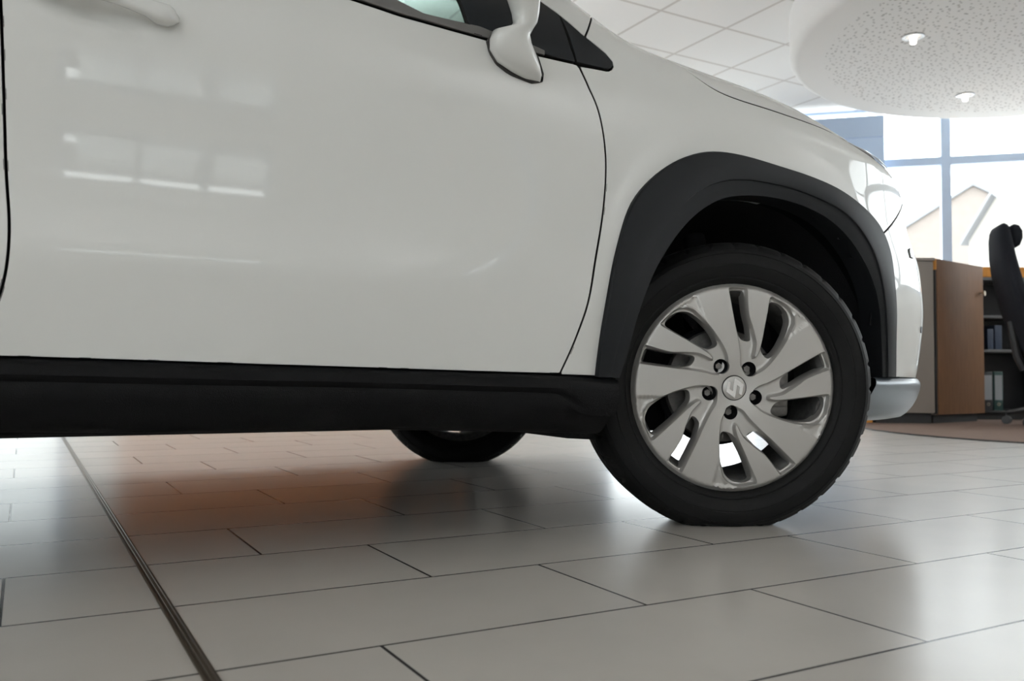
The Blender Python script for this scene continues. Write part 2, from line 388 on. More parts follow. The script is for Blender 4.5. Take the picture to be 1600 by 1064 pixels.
ALLOY = mat('silver_alloy_paint', (.47, .455, .435), .38, .55, .35, .5, crough=.15)
BARREL = mat('dusty_alloy', (.10, .098, .095), .6, .5, 0, .4, var=(70, .7))
STEEL = mat('dull_steel', (.20, .19, .18), .5, .7, 0, .5, var=(80, .5))
CHROME = mat('chrome', (.80, .80, .80), .12, 1.)
SILVER = mat('silver_skid_plastic', (.125, .145, .165), .36, .3, .2, .5)
GASKET_GAP = mat('gasket_and_gap_shade', (.02, .018, .016), .6)
STRIP = mat('grey_belt_strip', (.13, .125, .12), .45, 0, 0, .3)
CARGLASS = glass('tinted_car_glass', (.47, .55, .525))
LENS = glass('headlight_lens', (.93, .95, .97))

# ---------------------------------------------------------------- floor
RW, TL, RY = W_ROW, W_LEN, W_Y0
def floor_mat():
    m = mat('floor_tile', (.5, .46, .41), .3, 0, .7, .5, crough=.24); k = NT(m); b = k.n['Principled BSDF']
    g = k.n.new('ShaderNodeNewGeometry'); sp = k.n.new('ShaderNodeSeparateXYZ'); k.l.new(g.outputs['Position'], sp.inputs[0])
    x, y = sp.outputs[0], sp.outputs[1]
    t = k.math('DIVIDE', k.math('SUBTRACT', y, RY), RW); row = k.math('FLOOR', t)
    fy = k.math('SUBTRACT', t, row)
    xs = k.math('ADD', k.math('SUBTRACT', x, W_X0), k.math('MULTIPLY', row, TL/3)); s = k.math('DIVIDE', xs, TL)
    col = k.math('FLOOR', s); fx = k.math('SUBTRACT', s, col)
    dy = k.math('MULTIPLY', k.math('MINIMUM', fy, k.math('SUBTRACT', 1., fy)), RW)
    dx = k.math('MULTIPLY', k.math('MINIMUM', fx, k.math('SUBTRACT', 1., fx)), TL)
    d = k.math('MINIMUM', dx, dy)
    gm = k.n.new('ShaderNodeMapRange'); gm.interpolation_type = 'SMOOTHSTEP'; k.l.new(d, gm.inputs[0]); gm.inputs[1].default_value = .0020; gm.inputs[2].default_value = .0027; gm.inputs[3].default_value = 1; gm.inputs[4].default_value = 0
    wn = k.n.new('ShaderNodeTexWhiteNoise'); wn.noise_dimensions = '2D'; cv = k.n.new('ShaderNodeCombineXYZ'); k.l.new(row, cv.inputs[0]); k.l.new(col, cv.inputs[1]); k.l.new(cv.outputs[0], wn.inputs['Vector'])
    base = k.mix(wn.outputs['Value'], FLOOR_A, FLOOR_B)
    mott = k.mix(k.noise(g.outputs['Position'], 7., 6), (.90, .90, .90), (1.1, 1.09, 1.08))
    mm = k.n.new('ShaderNodeMix'); mm.data_type = 'RGBA'; mm.blend_type = 'MULTIPLY'; mm.inputs[0].default_value = .8; k.l.new(base, mm.inputs[6]); k.l.new(mott, mm.inputs[7])
    k.l.new(k.mix(gm.outputs[0], mm.outputs[2], (.016, .013, .012)), b.inputs['Base Color'])
    k.l.new(k.math('ADD', k.math('MULTIPLY', gm.outputs[0], .45), FLOOR_R), b.inputs['Roughness'])
    bp = k.n.new('ShaderNodeBump'); bp.inputs['Strength'].default_value = .35; bp.inputs['Distance'].default_value = .0012
    h = k.math('ADD', k.math('MULTIPLY', gm.outputs[0], -1.), k.math('MULTIPLY', k.noise(g.outputs['Position'], 260., 2), .05))
    k.l.new(h, bp.inputs['Height']); k.l.new(bp.outputs['Normal'], b.inputs['Normal'])
    return m
def ceil_mat():
    m = mat('ceiling_tile', (.82, .815, .81), .9, spec=.2); k = NT(m); b = k.n['Principled BSDF']
    g = k.n.new('ShaderNodeNewGeometry'); sp = k.n.new('ShaderNodeSeparateXYZ'); k.l.new(g.outputs['Position'], sp.inputs[0])
    ds = []
    for c, x0, st in ((sp.outputs[0], 3.930, .627), (sp.outputs[1], 4.836, .602)):
        s = k.math('DIVIDE', k.math('SUBTRACT', c, x0), st); f = k.math('SUBTRACT', s, k.math('ROUND', s))
        ds.append(k.math('MULTIPLY', k.math('ABSOLUTE', f), st))
    d = k.math('MINIMUM', *ds)
    gm = k.math('LESS_THAN', d, .012)
    k.l.new(k.mix(gm, (.82, .815, .81), (.60, .575, .555)), b.inputs['Base Color'])
    bp = k.n.new('ShaderNodeBump'); bp.inputs['Strength'].default_value = .3; bp.inputs['Distance'].default_value = .003
    k.l.new(k.noise(g.outputs['Position'], 120., 2), bp.inputs['Height']); k.l.new(bp.outputs['Normal'], b.inputs['Normal'])
    return m
def flat(name, pts, m, kind='structure', th=.12, down=True):
    mb = MB(); n = len(pts); d = Vector((0, 0, -th if down else th))
    v = [Vector(p) for p in pts]+[Vector(p)+d for p in pts]
    mb.add(v, [tuple(range(n)), tuple(range(n, 2*n))[::-1]]+[(i, (i+1) % n, n+(i+1) % n, n+i) for i in range(n)])
    return tag(mb.build(name, m, smooth=False), kind=kind)
A = (4.30, 8.362); B = (9.20, 3.666)                            # the ends of the diagonal glass front
ROOM = [(-6.2, -7.2), (9.2, -7.2), B, A, (-6.2, 8.362)]
ZC = 2.976
flat('floor', [(x, y, 0) for x, y in ROOM], floor_mat())
WALL = mat('white_wall', (.78, .77, .75), .85, var=(3, .03))
WOODW = mat('warm_wood_panel', (.34, .12, .032), .5, var=(6, .25))
flat('ceiling', [(x, y, ZC) for x, y in ROOM], ceil_mat(), down=False)
PAVE = mat('pale_pavement', (.72, .71, .69), .9, var=(2, .1))
flat('ground', [(-60, -60, -.14), (70, -60, -.14), (70, 70, -.14), (-60, 70, -.14)], PAVE)
FRAME = mat('hazed_blue_grey_frame', (.46, .56, .71), .45, var=(5, .05))  # colour lightened to carry the veiling glare of the window
PANE = glass('window_glass', (.97, .985, .98))
NWIN = [0]
def wall(name, p, q, openings, wm=WALL, th=.16, zt=ZC, dado=None):
    """wall from p to q (room on the left of p->q), openings (s0, s1, z0, z1, mullions, transoms, kind) along it"""
    p, q = Vector((*p, 0)), Vector((*q, 0)); L = (q-p).length; d = (q-p)/L; nrm = Vector((d.y, -d.x, 0))   # outward
    def P(s, z, o=0.): return p+d*s+nrm*o+Vector((0, 0, z))
    mb = MB(); ops = sorted(openings); xs = [0.]
    def slab(s0, s1, z0, z1):
        if s1-s0 < 1e-3 or z1-z0 < 1e-3: return
        c = [P(s0, z0), P(s1, z0), P(s1, z1), P(s0, z1)]; e = [x+nrm*th for x in c]
        mb.add(c+e, [(3, 2, 1, 0), (4, 5, 6, 7), (0, 1, 5, 4), (1, 2, 6, 5), (2, 3, 7, 6), (3, 0, 4, 7)])
    s = 0.
    for o in ops:
        slab(s, o[0], 0, zt); slab(o[0], o[1], 0, o[2]); slab(o[0], o[1], o[3], zt); s = o[1]
    slab(s, L, 0, zt)
    if mb.v: tag(mb.build(name, wm, smooth=False), kind='structure')
    for (s0, s1, z0, z1, mus, trs) in ops:
        NWIN[0] += 1; f = MB()
        def bar(a0, a1, b0, b1, o0=-.01, o1=.07):
            c = [P(a0, b0, o0), P(a1, b0, o0), P(a1, b1, o0), P(a0, b1, o0)]; e = [P(a0, b0, o1), P(a1, b0, o1), P(a1, b1, o1), P(a0, b1, o1)]
            f.add(c+e, [(3, 2, 1, 0), (4, 5, 6, 7), (0, 1, 5, 4), (1, 2, 6, 5), (2, 3, 7, 6), (3, 0, 4, 7)])
        for a in [s0+.042]+list(mus)+[s1-.042]: bar(a-.042, a+.042, z0, z1)
        for z in [z0+.038]+list(trs)+[z1-.007]: bar(s0, s1, z-.038 if z < z1-.03 else z-.007, min(z+.038, z1), -.004, .064)
        w = tag(f.build('window_%d' % NWIN[0], FRAME, smooth=False), kind='structure')
        g = MB(); c = [P(s0, z0, .028), P(s1, z0, .028), P(s1, z1, .028), P(s0, z1, .028)]; e = [x+nrm*.006 for x in c]
        g.add(c+e, [(3, 2, 1, 0), (4, 5, 6, 7), (0, 1, 5, 4), (1, 2, 6, 5), (2, 3, 7, 6), (3, 0, 4, 7)])
        gp = g.build('pane', PANE, w, smooth=False)
        # daylight guide: a portal fills the opening so that the sky outside is sampled through it
        ld = bpy.data.lights.new('daylight_portal', 'AREA'); ld.shape = 'RECTANGLE'; ld.size = s1-s0; ld.size_y = z1-z0
        ld.cycles.is_portal = True
        lo = bpy.data.objects.new('daylight_portal', ld); COL.objects.link(lo)
        c0 = P((s0+s1)/2, (z0+z1)/2, .12); zx = nrm; xx = d; yy = Vector((0, 0, 1))
        M = Matrix(((xx.x, yy.x, zx.x, c0.x), (xx.y, yy.y, zx.y, c0.y), (xx.z, yy.z, zx.z, c0.z), (0, 0, 0, 1)))
        lo.matrix_world = M
SL = (Vector((*A, 0))-Vector((*B, 0))).length
def sB(s): return (Vector((9.2, 3.666, 0))-Vector((6.9, 5.87, 0))).length-s        # the glass front is measured from its right end
wall('wall_front', B, A, [(.1, SL-1.35, .12, 2.972, [sB(x) for x in (-.70, 1.05, 2.80)], [2.438])])
wall('wall_left', (-6.2, 8.362), (-6.2, -7.2), [(2., 5.2, .1, 2.6, [3.6], [2.1]), (9., 13., .9, 2.6, [11.], [])])
wall('wall_right', (9.2, -7.2), B, WIN_RIGHT)
wall('wall_back', (-6.2, -7.2), (9.2, -7.2), WIN_BACK)
wall('wall_far', A, (-6.2, 8.362), WIN_FAR)
# warm timber cladding along the far wall, behind the car
wp = MB()
for i in range(10):
    x0 = .75+i*.345; wp.box((x0, 8.30, .05), (x0+.335, 8.36, WOOD_H), bev=.004)
tag(wp.build('trim_1', WOODW, smooth=False), kind='structure')
# expansion strip let into the floor
sx = STRIP_X
st = MB(); prof = [(-.0085, .0), (-.0085, .0016), (-.0052, .0018), (-.0036, .0004), (-.0012, .0004), (-.0004, .0016), (.0030, .0016), (.0042, .0004), (.0058, .0016), (.0085, .0014), (.0085, 0)]
st.loft([[(sx+x, y, z) for x, z in prof] for y in (-7.1, 8.3)], closed=True)
tag(st.build('trim_2', mat('bronze_strip', (.10, .08, .058), .4, .6, 0, .5, var=(40, .3)), sharp=20), kind='structure')

# ---------------------------------------------------------------- the car
car = empty('car', (*CAR_AT, 0), CAR_YAW)
tag(car, 'white compact SUV with charcoal plastic wheel arches and sill, front wheels turned right', 'car')
C = {k: np.array(v, float) for k, v in UV.items()}
bot = curve(np.vstack([[(-1.492, .3495)], C['door_bottom']]))
rear = curve(np.vstack([C['door_rear'], [(-1.447, .405), (-1.468, .372), (-1.484, .355), (-1.492, .3495)]]))
front = curve(C['door_front']); belt = C['belt']
belt_full = np.vstack([belt, [(-1.10, .951), (-1.30, .956), (-1.4462, .958)]])
rear_up = np.vstack([[(-1.4462, .958), (-1.4470, .91)], rear[:1]])
door_poly = join(bot, front, [(-.4601, .9300)], belt_full, rear_up, rear)
def recess(q):
    r = np.hypot((q[:, 0]+1.325)/.105, (q[:, 1]-.905)/.058)
    return -.030*(1-sstep(.2, 1., r))
door = panel('front_door', door_poly, PAINT, car, grid=.016, disp=recess, mirror=False)
# the rear door, rear wing
rd = join([(-1.50, .3495)], rear[::-1][1:]+np.array([0, 0]), rear_up[::-1], [(-1.60, .960), (-2.40, .965), (-2.55, .93), (-2.50, .80), (-2.38, .78), (-2.20, .66), (-2.12, .55), (-2.08, .42), (-2.08, .345), (-1.8, .348)])
panel('rear_door', rd, PAINT, car, grid=.03)
def arc(cx, cz, r, a0, a1, n=24): return np.array([(cx+r*math.cos(math.radians(t)), cz+r*math.sin(math.radians(t))) for t in np.linspace(a0, a1, n)])
rw = join([(-2.08, .345), (-2.08, .42), (-2.12, .55), (-2.20, .66), (-2.38, .78), (-2.50, .80), (-2.55, .93), (-2.7, .96), (-3.0, .96), (-3.35, .94), (-3.35, .62), (-3.05, .60), (-3.05, .36)], arc(-2.60, .33, .44, 5, 175)[:])
panel('rear_wing', rw, PAINT, car, grid=.03)
panel('rear_bumper', [(-3.06, .30), (-3.06, .595), (-3.36, .615), (U0+.004, .62), (U0+.004, .25), (-3.3, .25)], PAINT, car, grid=.04, both=True)
tg = np.linspace(-3.36, U0+.004, 8)
panel('tailgate', join([(-3.36, .625)], [(-3.36, .93)], [(U0+.004, .93)], [(U0+.004, .625)]), PAINT, car, grid=.05, both=True)
panel('tail_window', join([(-3.30, .955), (-3.12, 1.22), (U0+.01, 1.15), (U0+.01, .955)]), CARGLASS, car, grid=.05, both=True, lip=.004)
# front wing
hood_l = np.array([(-.30, 1.115), (-.215, 1.085), (-.168, 1.035), (-.140, .990), (-.1157, .9645), (-.0785, .9505), (-.0118, .9425), (.0543, .9388), (.1225, .9338), (.1971, .9300), (.27, .9272), (.335, .9205), (.395, .9080), (.448, .8935), (.4993, .8770), (.5676, .8600), (.64, .834), (.70, .806)])
hood_c = curve(hood_l)
ao, am, ai = C['arch_o'], C['arch_m'], C['arch_i']
seam = np.vstack([C['bump_seam'], [(.70, .798)]])
low = np.array([(-.4900, .3300), (-.4132, .3285)])
triL = C['tri_low']
wing = join(low, curve(am)[:-1][curve(am)[:-1][:, 0] < .47], [(.4745, .60), (.4785, .68)], curve(seam), hood_c[::-1], [(-.345, 1.095)], C['short'][::-1], triL[1:8][::-1], [(-.4601, .9310)], front[::-1][1:])
panel('front_wing', wing, PAINT, car, grid=.016)
# bumper, lamps, bonnet
bump = join([(.4780, .3330), (.56, .3318), (.6687, .3305), (.9, .330), (1.2, .330), (U1-.003, .330), (U1-.003, .79), (1.1, .79), (.9, .79), (.78, .792), (.71, .796)], curve(seam)[::-1][1:], [(.4800, .66), (.4775, .60), (.4760, .50), (.477, .42)])
panel('front_bumper', bump, PAINT, car, grid=.02, both=True)
lamp = join(hood_c[hood_c[:, 0] > .335], [(.78, .797), (.95, .795), (1.08, .80), (1.10, .835), (.98, .866), (.80, .885), (.66, .906), (.52, .928), (.42, .934)])
hl = panel('headlight', lamp, LENS, car, grid=.02, lip=.006)
panel('headlight_housing', inset(rs(lamp if area2(lamp) > 0 else lamp[::-1], .01, True)[:-1], .003), CHROME, car, grid=.025, off=-.013, lip=.02)
bon_out = [(.42, .939), (.52, .933), (.66, .911), (.80, .890), (.98, .871), (1.10, .840), (1.14, .80), (U1-.003, .80)]
mids = [(u, vmid(u)-.002) for u in np.linspace(U1-.25, -.33, 40)]
bon = join(hood_c[(hood_c[:, 0] < .33)], bon_out, [(U1-.003, .93)], mids, [(-.33, 1.16)])
panel('bonnet', bon, PAINT, car, grid=.03, both=True)
panel('grille', [(1.06, .60), (U1-.004, .60), (U1-.004, .775), (1.13, .775)], SAILM, car, grid=.03, both=True, off=.005)
fog = panel('fog_lamp', [(.636, .648), (.660, .646), (.666, .664), (.654, .677), (.638, .670)], LENS, car, grid=.01, off=.004, lip=.006)
ps = panel('parking_sensor', arc(.7059, .4632, .0095, 0, 345, 20), SILVER, car, grid=.006, off=.002, lip=.004, gap=.0002, edge=.001)
# lower silver skid lip
sk = MB(); us = np.linspace(.444, U1, 60); rings = []
for u in us:
    r = []
    for v, o in ((.3330, -.03), (.3325, -.004), (.3285, .004), (.3210, .0095), (.3120, .0110), (.296, .008), (.276, .001), (.255, -.010), (.237, -.025), (.226, -.040), (.220, -.07)):
        uu = np.array([u-.075*max(0, (.333-v)/.113)*max(0, 1-(u-.444)/.25)])
        b = body(uu, np.array([.333])); n = bnormal(uu, np.array([.333])); n[:, 2] = 0; n /= np.linalg.norm(n)
        q = (b+n*o)[0]; r.append((q[0], min(q[1], 0), v))
    rings.append(r)
sk.loft(rings, closed=False)
sk.loft([[(x, -y, z) for x, y, z in reversed(r)] for r in rings], closed=False)
sk.build('skid_lip', SILVER, car, sharp=50)
# greenhouse
def vf(u, f): return float(Z0(u)+f*.5*(HF(u)+WIN(u))*1.08)
us = np.linspace(-1.05, -.42, 24)
wtop = [(u, vf(u, .58)) for u in np.linspace(-1.40, -.93, 16)]
fl = C['frame_l']
glass_poly = join(C['strip_top'][2:][:, :], [(-1.10, .958), (-1.30, .963), (-1.40, .965)], wtop, [(-.86, 1.13), (-.79, 1.055)], fl[::-1])
panel('side_window', glass_poly, CARGLASS, car, grid=.03, gap=.0005, lip=.004, off=-.004)
strip = join(belt_full[1:], [(-1.4462, .972), (-1.30, .9695), (-1.10, .9645)], C['strip_top'][::-1]+np.array([0, .0055]))
panel('belt_strip', strip, STRIP, car, grid=.008, gap=.0004, off=.003, lip=.006)
sail = join(triL[:1][:, :], [(-.539, .9340), (-.5613, .9388), (-.6100, .9418), (-.6522, .9436), (-.6775, .9460), (-.70, .9454)], fl[2:], [(-.79, 1.055), (-.86, 1.13), (-.93, vf(-.93, .58)), (-.80, vf(-.80, .60)), (-.66, 1.12), (-.58, 1.06)], C['sail_top'], C['tri_gap'][1:3])
panel('window_trim', sail, SAILM, car, grid=.014, gap=.0012, off=.0005)
panel('corner_trim', join(triL), SAILM, car, grid=.012, gap=.0018, off=.0015)
pil = join(C['short'], [(-.345, 1.095), (-.36, vf(-.36, .80))], [(u, vf(u, .80)) for u in np.linspace(-.42, -1.05, 20)], [(-3.0, vf(-3.0, .80)), (-3.05, .965), (-2.75, .965), (-2.62, 1.16), (-2.4, vf(-2.4, .585)), (-1.40, vf(-1.40, .585))], wtop, [(-.80, vf(-.80, .605)), (-.66, 1.125), (-.58, 1.065)], C['sail_top'], triL[7:][::-1])
panel('roof_pillar', pil, PAINT, car, grid=.022, gap=.0012)
panel('windscreen', join([(u, vf(u, .81)) for u in np.linspace(-1.05, -.345, 20)], [(u, vmid(u)-.001) for u in np.linspace(-.335, -1.05, 20)]), CARGLASS, car, grid=.05, lip=.004, both=True)
panel('roof', join([(u, vf(u, .805)) for u in np.linspace(-3.05, -1.06, 20)], [(u, vmid(u)-.001) for u in np.linspace(-1.06, -3.05, 20)]), PAINT, car, grid=.06, both=True)
panel('rear_side_window', join([(-1.56, .967), (-2.70, .967), (-2.58, 1.16), (-2.4, vf(-2.4, .575)), (-1.56, vf(-1.56, .575))]), CARGLASS, car, grid=.05, lip=.004, off=-.004)
panel('belt_strip', [(-1.455, .955), (-2.74, .955), (-2.74, .974), (-1.455, .974)], STRIP, car, grid=.02, gap=.0004, off=.003, lip=.006)
panel('door_pillar', join([(-1.403, .966), (-1.557, .967), (-1.557, vf(-1.557, .575)), (-1.403, vf(-1.403, .575))]), SAILM, car, grid=.04)
# inner body behind the sheets (what the panel gaps look into)
sh = MB(); ug = np.arange(-3.40, U1-.02, .045); vg = np.r_[np.arange(.26, .94, .04), .9525]
Uv, Vv = np.meshgrid(ug, vg, indexing='ij'); Pv = body(Uv.ravel(), Vv.ravel())-bnormal(Uv.ravel(), Vv.ravel())*(.016+.044*np.exp(-((Uv.ravel()+1.325)/.13)**2-((Vv.ravel()-.905)/.09)**2))[:, None]
ok = np.ones(len(Pv), bool)
for cx in (.045, -2.60): ok &= np.hypot(Uv.ravel()-cx, Vv.ravel()-.33) > .40
nv = len(vg); fs = []
for i in range(len(ug)-1):
    for j in range(nv-1):
        q = (i*nv+j, (i+1)*nv+j, (i+1)*nv+j+1, i*nv+j+1)
        if all(ok[k] for k in q): fs.append(q)
sh.add(Pv, fs); sh.add(Pv*np.array([1, -1, 1]), [f[::-1] for f in fs])
# front bulkhead under the bonnet and a strip below the windscreen corner
pu = np.linspace(-.58, -.35, 12); prow = [[tuple((body(np.array([u]), np.array([vv]))-bnormal(np.array([u]), np.array([vv]))*.012)[0]) for vv in np.linspace(.93, 1.0+.13*float(sstep(-.50, -.38, u)), 8)] for u in pu]
sh.loft(prow, closed=False); sh.loft([[(x, -y, z) for x, y, z in r] for r in prow], closed=False)
uh = np.linspace(-.40, .95, 34); rows = [[tuple((body(np.array([u]), np.array([vv]))-bnormal(np.array([u]), np.array([vv]))*.016)[0]) for vv in np.linspace(.94, vmid(u), 14)] for u in uh]
sh.loft(rows, closed=False); sh.loft([[(x, -y, z) for x, y, z in r] for r in rows], closed=False)
sh.build('inner_body', BLACK, car, sharp=60)
ub = MB(); ub.box((-2.15, -.80, .225), (-.42, .80, .36), bev=.03).box((-.50, -.45, .225), (.80, .45, .42), bev=.03).box((-3.30, -.50, .28), (-2.0, .50, .45), bev=.03)
ub.box((-1.10, -.30, .200), (-.48, .62, .235), bev=.015)
ub.build('underbody', BLACK, car)
# arch cladding
def clad(name, parent):
    n = 90; o, m, i = curve(ao, n), curve(am, n), curve(ai, n)
    rows = []
    for q, t, offs in ((o, 0, 0), (o, .02, .0075), (o, .06, .0105), (o, .5, .0150), (o, .93, .0165), (o, .985, .0160), (m, .02, .0125), (m, .5, .0120), (m, .96, .0100), (m, 1., .0060)):
        a, b = (o, m) if q is o else (m, i)
        p = a*(1-t)+b*t; rows.append(body(p[:, 0], p[:, 1])+bnormal(p[:, 0], p[:, 1])*offs)
    b = body(i[:, 0], i[:, 1]); c = np.array([.045, 0, .33])
    for dy in (.02, .05):
        e = b.copy(); e[:, 1] += dy; rows.append(e)
    ms = MB(); ms.loft([list(map(tuple, r)) for r in rows], closed=False)
    return ms.build(name, CLAD, parent, sharp=28)
ac = clad('arch_cladding', car); mir(ac)
rc = MB(); n = 60; rr = []
for r_, of in ((.50, 0), (.497, .010), (.47, .014), (.44, .012), (.435, -.06)):
    q = arc(-2.60, .33, r_, 0, 180, n); rr.append(list(map(tuple, body(q[:, 0], q[:, 1])+bnormal(q[:, 0], q[:, 1])*of)))
rc.loft(rr, closed=False); rco = rc.build('arch_cladding', CLAD, car, sharp=40); mir(rco)
# sill cladding
stp, sbt = pchip(*C['sill_top'].T), pchip(*C['sill_bot'].T)
def sill():
    rows = []
    us = np.r_[np.linspace(-2.12, -1.45, 14), np.linspace(-1.42, -.36, 60)]
    for k, (f, o) in enumerate(((-.02, -.02), (0, .004), (.03, .0125), (.10, .0180), (.22, .0235), (.27, .0205), (.31, .0165), (.36, .0175), (.45, .0200), (.60, .0200), (.80, .0150), (.93, .0100), (.985, .004), (1., -.006), (1.0, -.15))):
        q = []
        for u in us:
            t, b = float(stp(max(u, -1.43))), float(sbt(max(u, -1.43)))
            ff = f
            if .24 < f < .5:                                   # the crease runs out downwards near the front end
                ff = f+.22*float(sstep(-.52, -.41, u)); 
            oo = o
            if .24 < f < .40: oo = o+(.0208-o)*float(sstep(-.50, -.42, u))
            v = t+(b-t)*ff
            uu = u+(-.022)*f*float(sstep(-.60, -.36, u))
            B = body(np.array([uu]), np.array([.335]))[0]
            lean = -.030*f*f
            q.append((B[0], B[1]-oo-lean+.006, v))
        rows.append(q)
    ms = MB(); ms.loft(rows, closed=False)
    e = [r[-1] for r in rows]; ms.add(e, [tuple(range(len(e)))])
    return ms.build('sill_cladding', SILL_SHADE, car, sharp=40)
mir(sill())
# door handle
hb = MB(); rings = []
for t in np.linspace(0, 1, 26):
    u = -1.2050-t*.215
    c = np.sin(np.pi*min(t/.10, 1)/2) if t < .1 else 1.
    c2 = np.sin(np.pi*min((1-t)/.08, 1)/2) if t > .92 else 1.
    hv = .0170*max(c*c2, .12)**.7*(1-.12*sstep(.1, .5, t)); vc = .8815+.014*sstep(.05, .60, t)+.004*sstep(.5, 1, t)
    o1 = .010+.026*(c*c2)**.8; o0 = .002+(.016*float(sstep(.15, .24, t)))*(1-float(sstep(.80, .9, t)))
    lowv = hv*(1-.18*float(sstep(.16, .24, t)))
    r = []
    for a in np.linspace(0, 2*np.pi, 16, endpoint=False):
        ca, sa = np.cos(a), np.sin(a); ca = np.sign(ca)*abs(ca)**.7; sa = np.sign(sa)*abs(sa)**.7
        v = vc+(hv if sa > 0 else lowv)*sa; oo = (o0+o1)/2+(o1-o0)/2*ca-.006*max(0, sa)**2
        q = body(np.array([u]), np.array([v]))[0]; r.append((q[0], q[1]-oo, q[2]))
    rings.append(r)
hb.loft(rings); hb.build('door_handle', PAINT, door, sharp=60)
# wing mirror: pedestal on the door skin, housing above
mp = MB(); rings = []
for (xl, xr, z, yc, ry) in MIRROR:
    rings.append([((xl+xr)/2+(xr-xl)/2*np.sign(math.cos(a))*abs(math.cos(a))**.85, yc+ry*np.sign(math.sin(a))*abs(math.sin(a))**.85, z) for a in np.linspace(0, 2*np.pi, 28, endpoint=False)])
mp.loft(rings)
hs = bmesh.new(); bmesh.ops.create_uvsphere(hs, u_segments=32, v_segments=20, radius=1)
for v in hs.verts:
    x, y, z = v.co; v.co = (MIRROR[-1][0]+.035+(x if x > 0 else x*.75)*.085, -1.055+y*.135, 1.155+z*.085*(1+.1*y))
mp.bm(hs)
mirr = mp.build('wing_mirror', PAINT, car, sharp=70); mir(mirr)
gk = MB(); g0 = rs(np.array(MIRROR_GASKET), .006, True)[:-1]
gr = []
for d, o in ((0, -.004), (0, .004), (.002, .0065), (.02, .0065)):
    q = inset(g0 if area2(g0) > 0 else g0[::-1], d); gr.append(list(map(tuple, body(q[:, 0], q[:, 1])+bnormal(q[:, 0], q[:, 1])*o)))
gk.loft(gr); gk.build('mirror_gasket', GASKET_GAP, mirr, sharp=40)
# arch liner
ln = MB(); cx = .045; rings = []
aa = np.linspace(-20, 200, 60)
for (r_, y) in ((.405, -.80), (.415, -.70), (.415, -.46)): rings.append([(cx+r_*1.06*math.cos(math.radians(a)), y, .335+r_*math.sin(math.radians(a))) for a in aa])
rings.append([(cx+.12*math.cos(math.radians(a)), -.44, .46+.12*abs(math.sin(math.radians(a)))) for a in aa])
ln.loft(rings, closed=False); lno = ln.build('wheel_arch_liner', LINER, car); mir(lno)
ln2 = MB(); rings = [[(-2.6+.41*math.cos(math.radians(a)), y, .335+.41*math.sin(math.radians(a))) for a in np.linspace(-10, 190, 40)] for y in (-.82, -.5)]
ln2.loft(rings, closed=False); l2 = ln2.build('wheel_arch_liner', LINER, car); mir(l2)

# ---------------------------------------------------------------- wheel
RR = .231
def polar(lst): return np.array([(r*RR*math.cos(math.radians(t)), r*RR*math.sin(math.radians(t))) for r, t in lst])
REC = [(.945, 57.5), (.93, 53), (.90, 49.8), (.845, 46.6), (.715, 43.0), (.59, 39.6), (.50, 37), (.42, 34.3), (.35, 32), (.285, 31.5), (.225, 33), (.185, 39), (.170, 49), (.182, 61), (.205, 71), (.235, 77), (.33, 81.2), (.46, 86.5), (.60, 90.4), (.79, 93), (.963, 94.3),
       (.966, 83.2), (.80, 81.4), (.70, 79.3), (.60, 73.6), (.48, 64.6), (.40, 60.6), (.352, 58.2), (.340, 56.6), (.352, 55.2), (.42, 56.2), (.53, 60.6), (.67, 64.6), (.80, 67), (.88, 68.2), (.948, 68.8)]
HL = [(.43, 38.6), (.424, 45), (.440, 54.0), (.55, 59.9), (.67, 63.7), (.80, 66.0), (.905, 67.3), (.925, 61.5), (.905, 54.5), (.84, 49.0), (.72, 44.8), (.60, 41.2), (.50, 38.8)]
HN = [(.475, 69.5), (.455, 76), (.47, 83.2), (.60, 89.2), (.79, 92.0), (.935, 93.2), (.938, 84.3), (.80, 82.5), (.70, 80.4), (.60, 75.4)]
def rot(P, k): 
    a = math.radians(72*k); c, s = math.cos(a), math.sin(a); return np.stack([P[:, 0]*c-P[:, 1]*s, P[:, 0]*s+P[:, 1]*c], -1)
def sm(P, n=2, step=.004):
    q = rs(P, step, True)[:-1]
    for _ in range(n): q = .25*np.roll(q, 1, 0)+.5*q+.25*np.roll(q, -1, 0)
    return q
REC_P = sm(polar(REC), 2, .004)
HOLES = [sm(polar(HL), 3, .005), sm(polar(HN), 2, .005)]
LEDGE = polar([(.955, 41.5), (.945, 57.5), (.90, 49.8), (.845, 46.6), (.70, 42.6)])
BOLT = polar([(.237, 49)])[0]
def face_z(P):
    """depth of the wheel face behind the rim plane (metres, negative = inwards)"""
    r = np.hypot(*P.T)/RR; th = np.degrees(np.arctan2(P[:, 1], P[:, 0])) % 360
    z = .006*np.clip(1-((r-.55)/.5)**2, 0, 1)-.004*np.clip((.30-r)/.3, 0, 1)
    z = z-.010*sstep(.955, 1.0, r)
    k = np.round((th-49)/72); a = np.radians(-72*k); Q = np.stack([P[:, 0]*np.cos(a)-P[:, 1]*np.sin(a), P[:, 0]*np.sin(a)+P[:, 1]*np.cos(a)], -1)
    for dk in (-1, 0, 1):
        b = math.radians(72*dk); q = np.stack([Q[:, 0]*math.cos(b)-Q[:, 1]*math.sin(b), Q[:, 0]*math.sin(b)+Q[:, 1]*math.cos(b)], -1)
        ins = inside(q, REC_P); d = pdist(q, REC_P)*np.where(ins, 1, -1)
        rq = np.hypot(*q.T)/RR
        z = z-.013*sstep(-.0004, .0045, d)
        il = inside(q, LEDGE); dl = pdist(q, LEDGE)*np.where(il, 1, -1)
        z = z-.0032*sstep(-.0002, .0028, dl)*(1-sstep(-.0004, .0045, d))
    return z
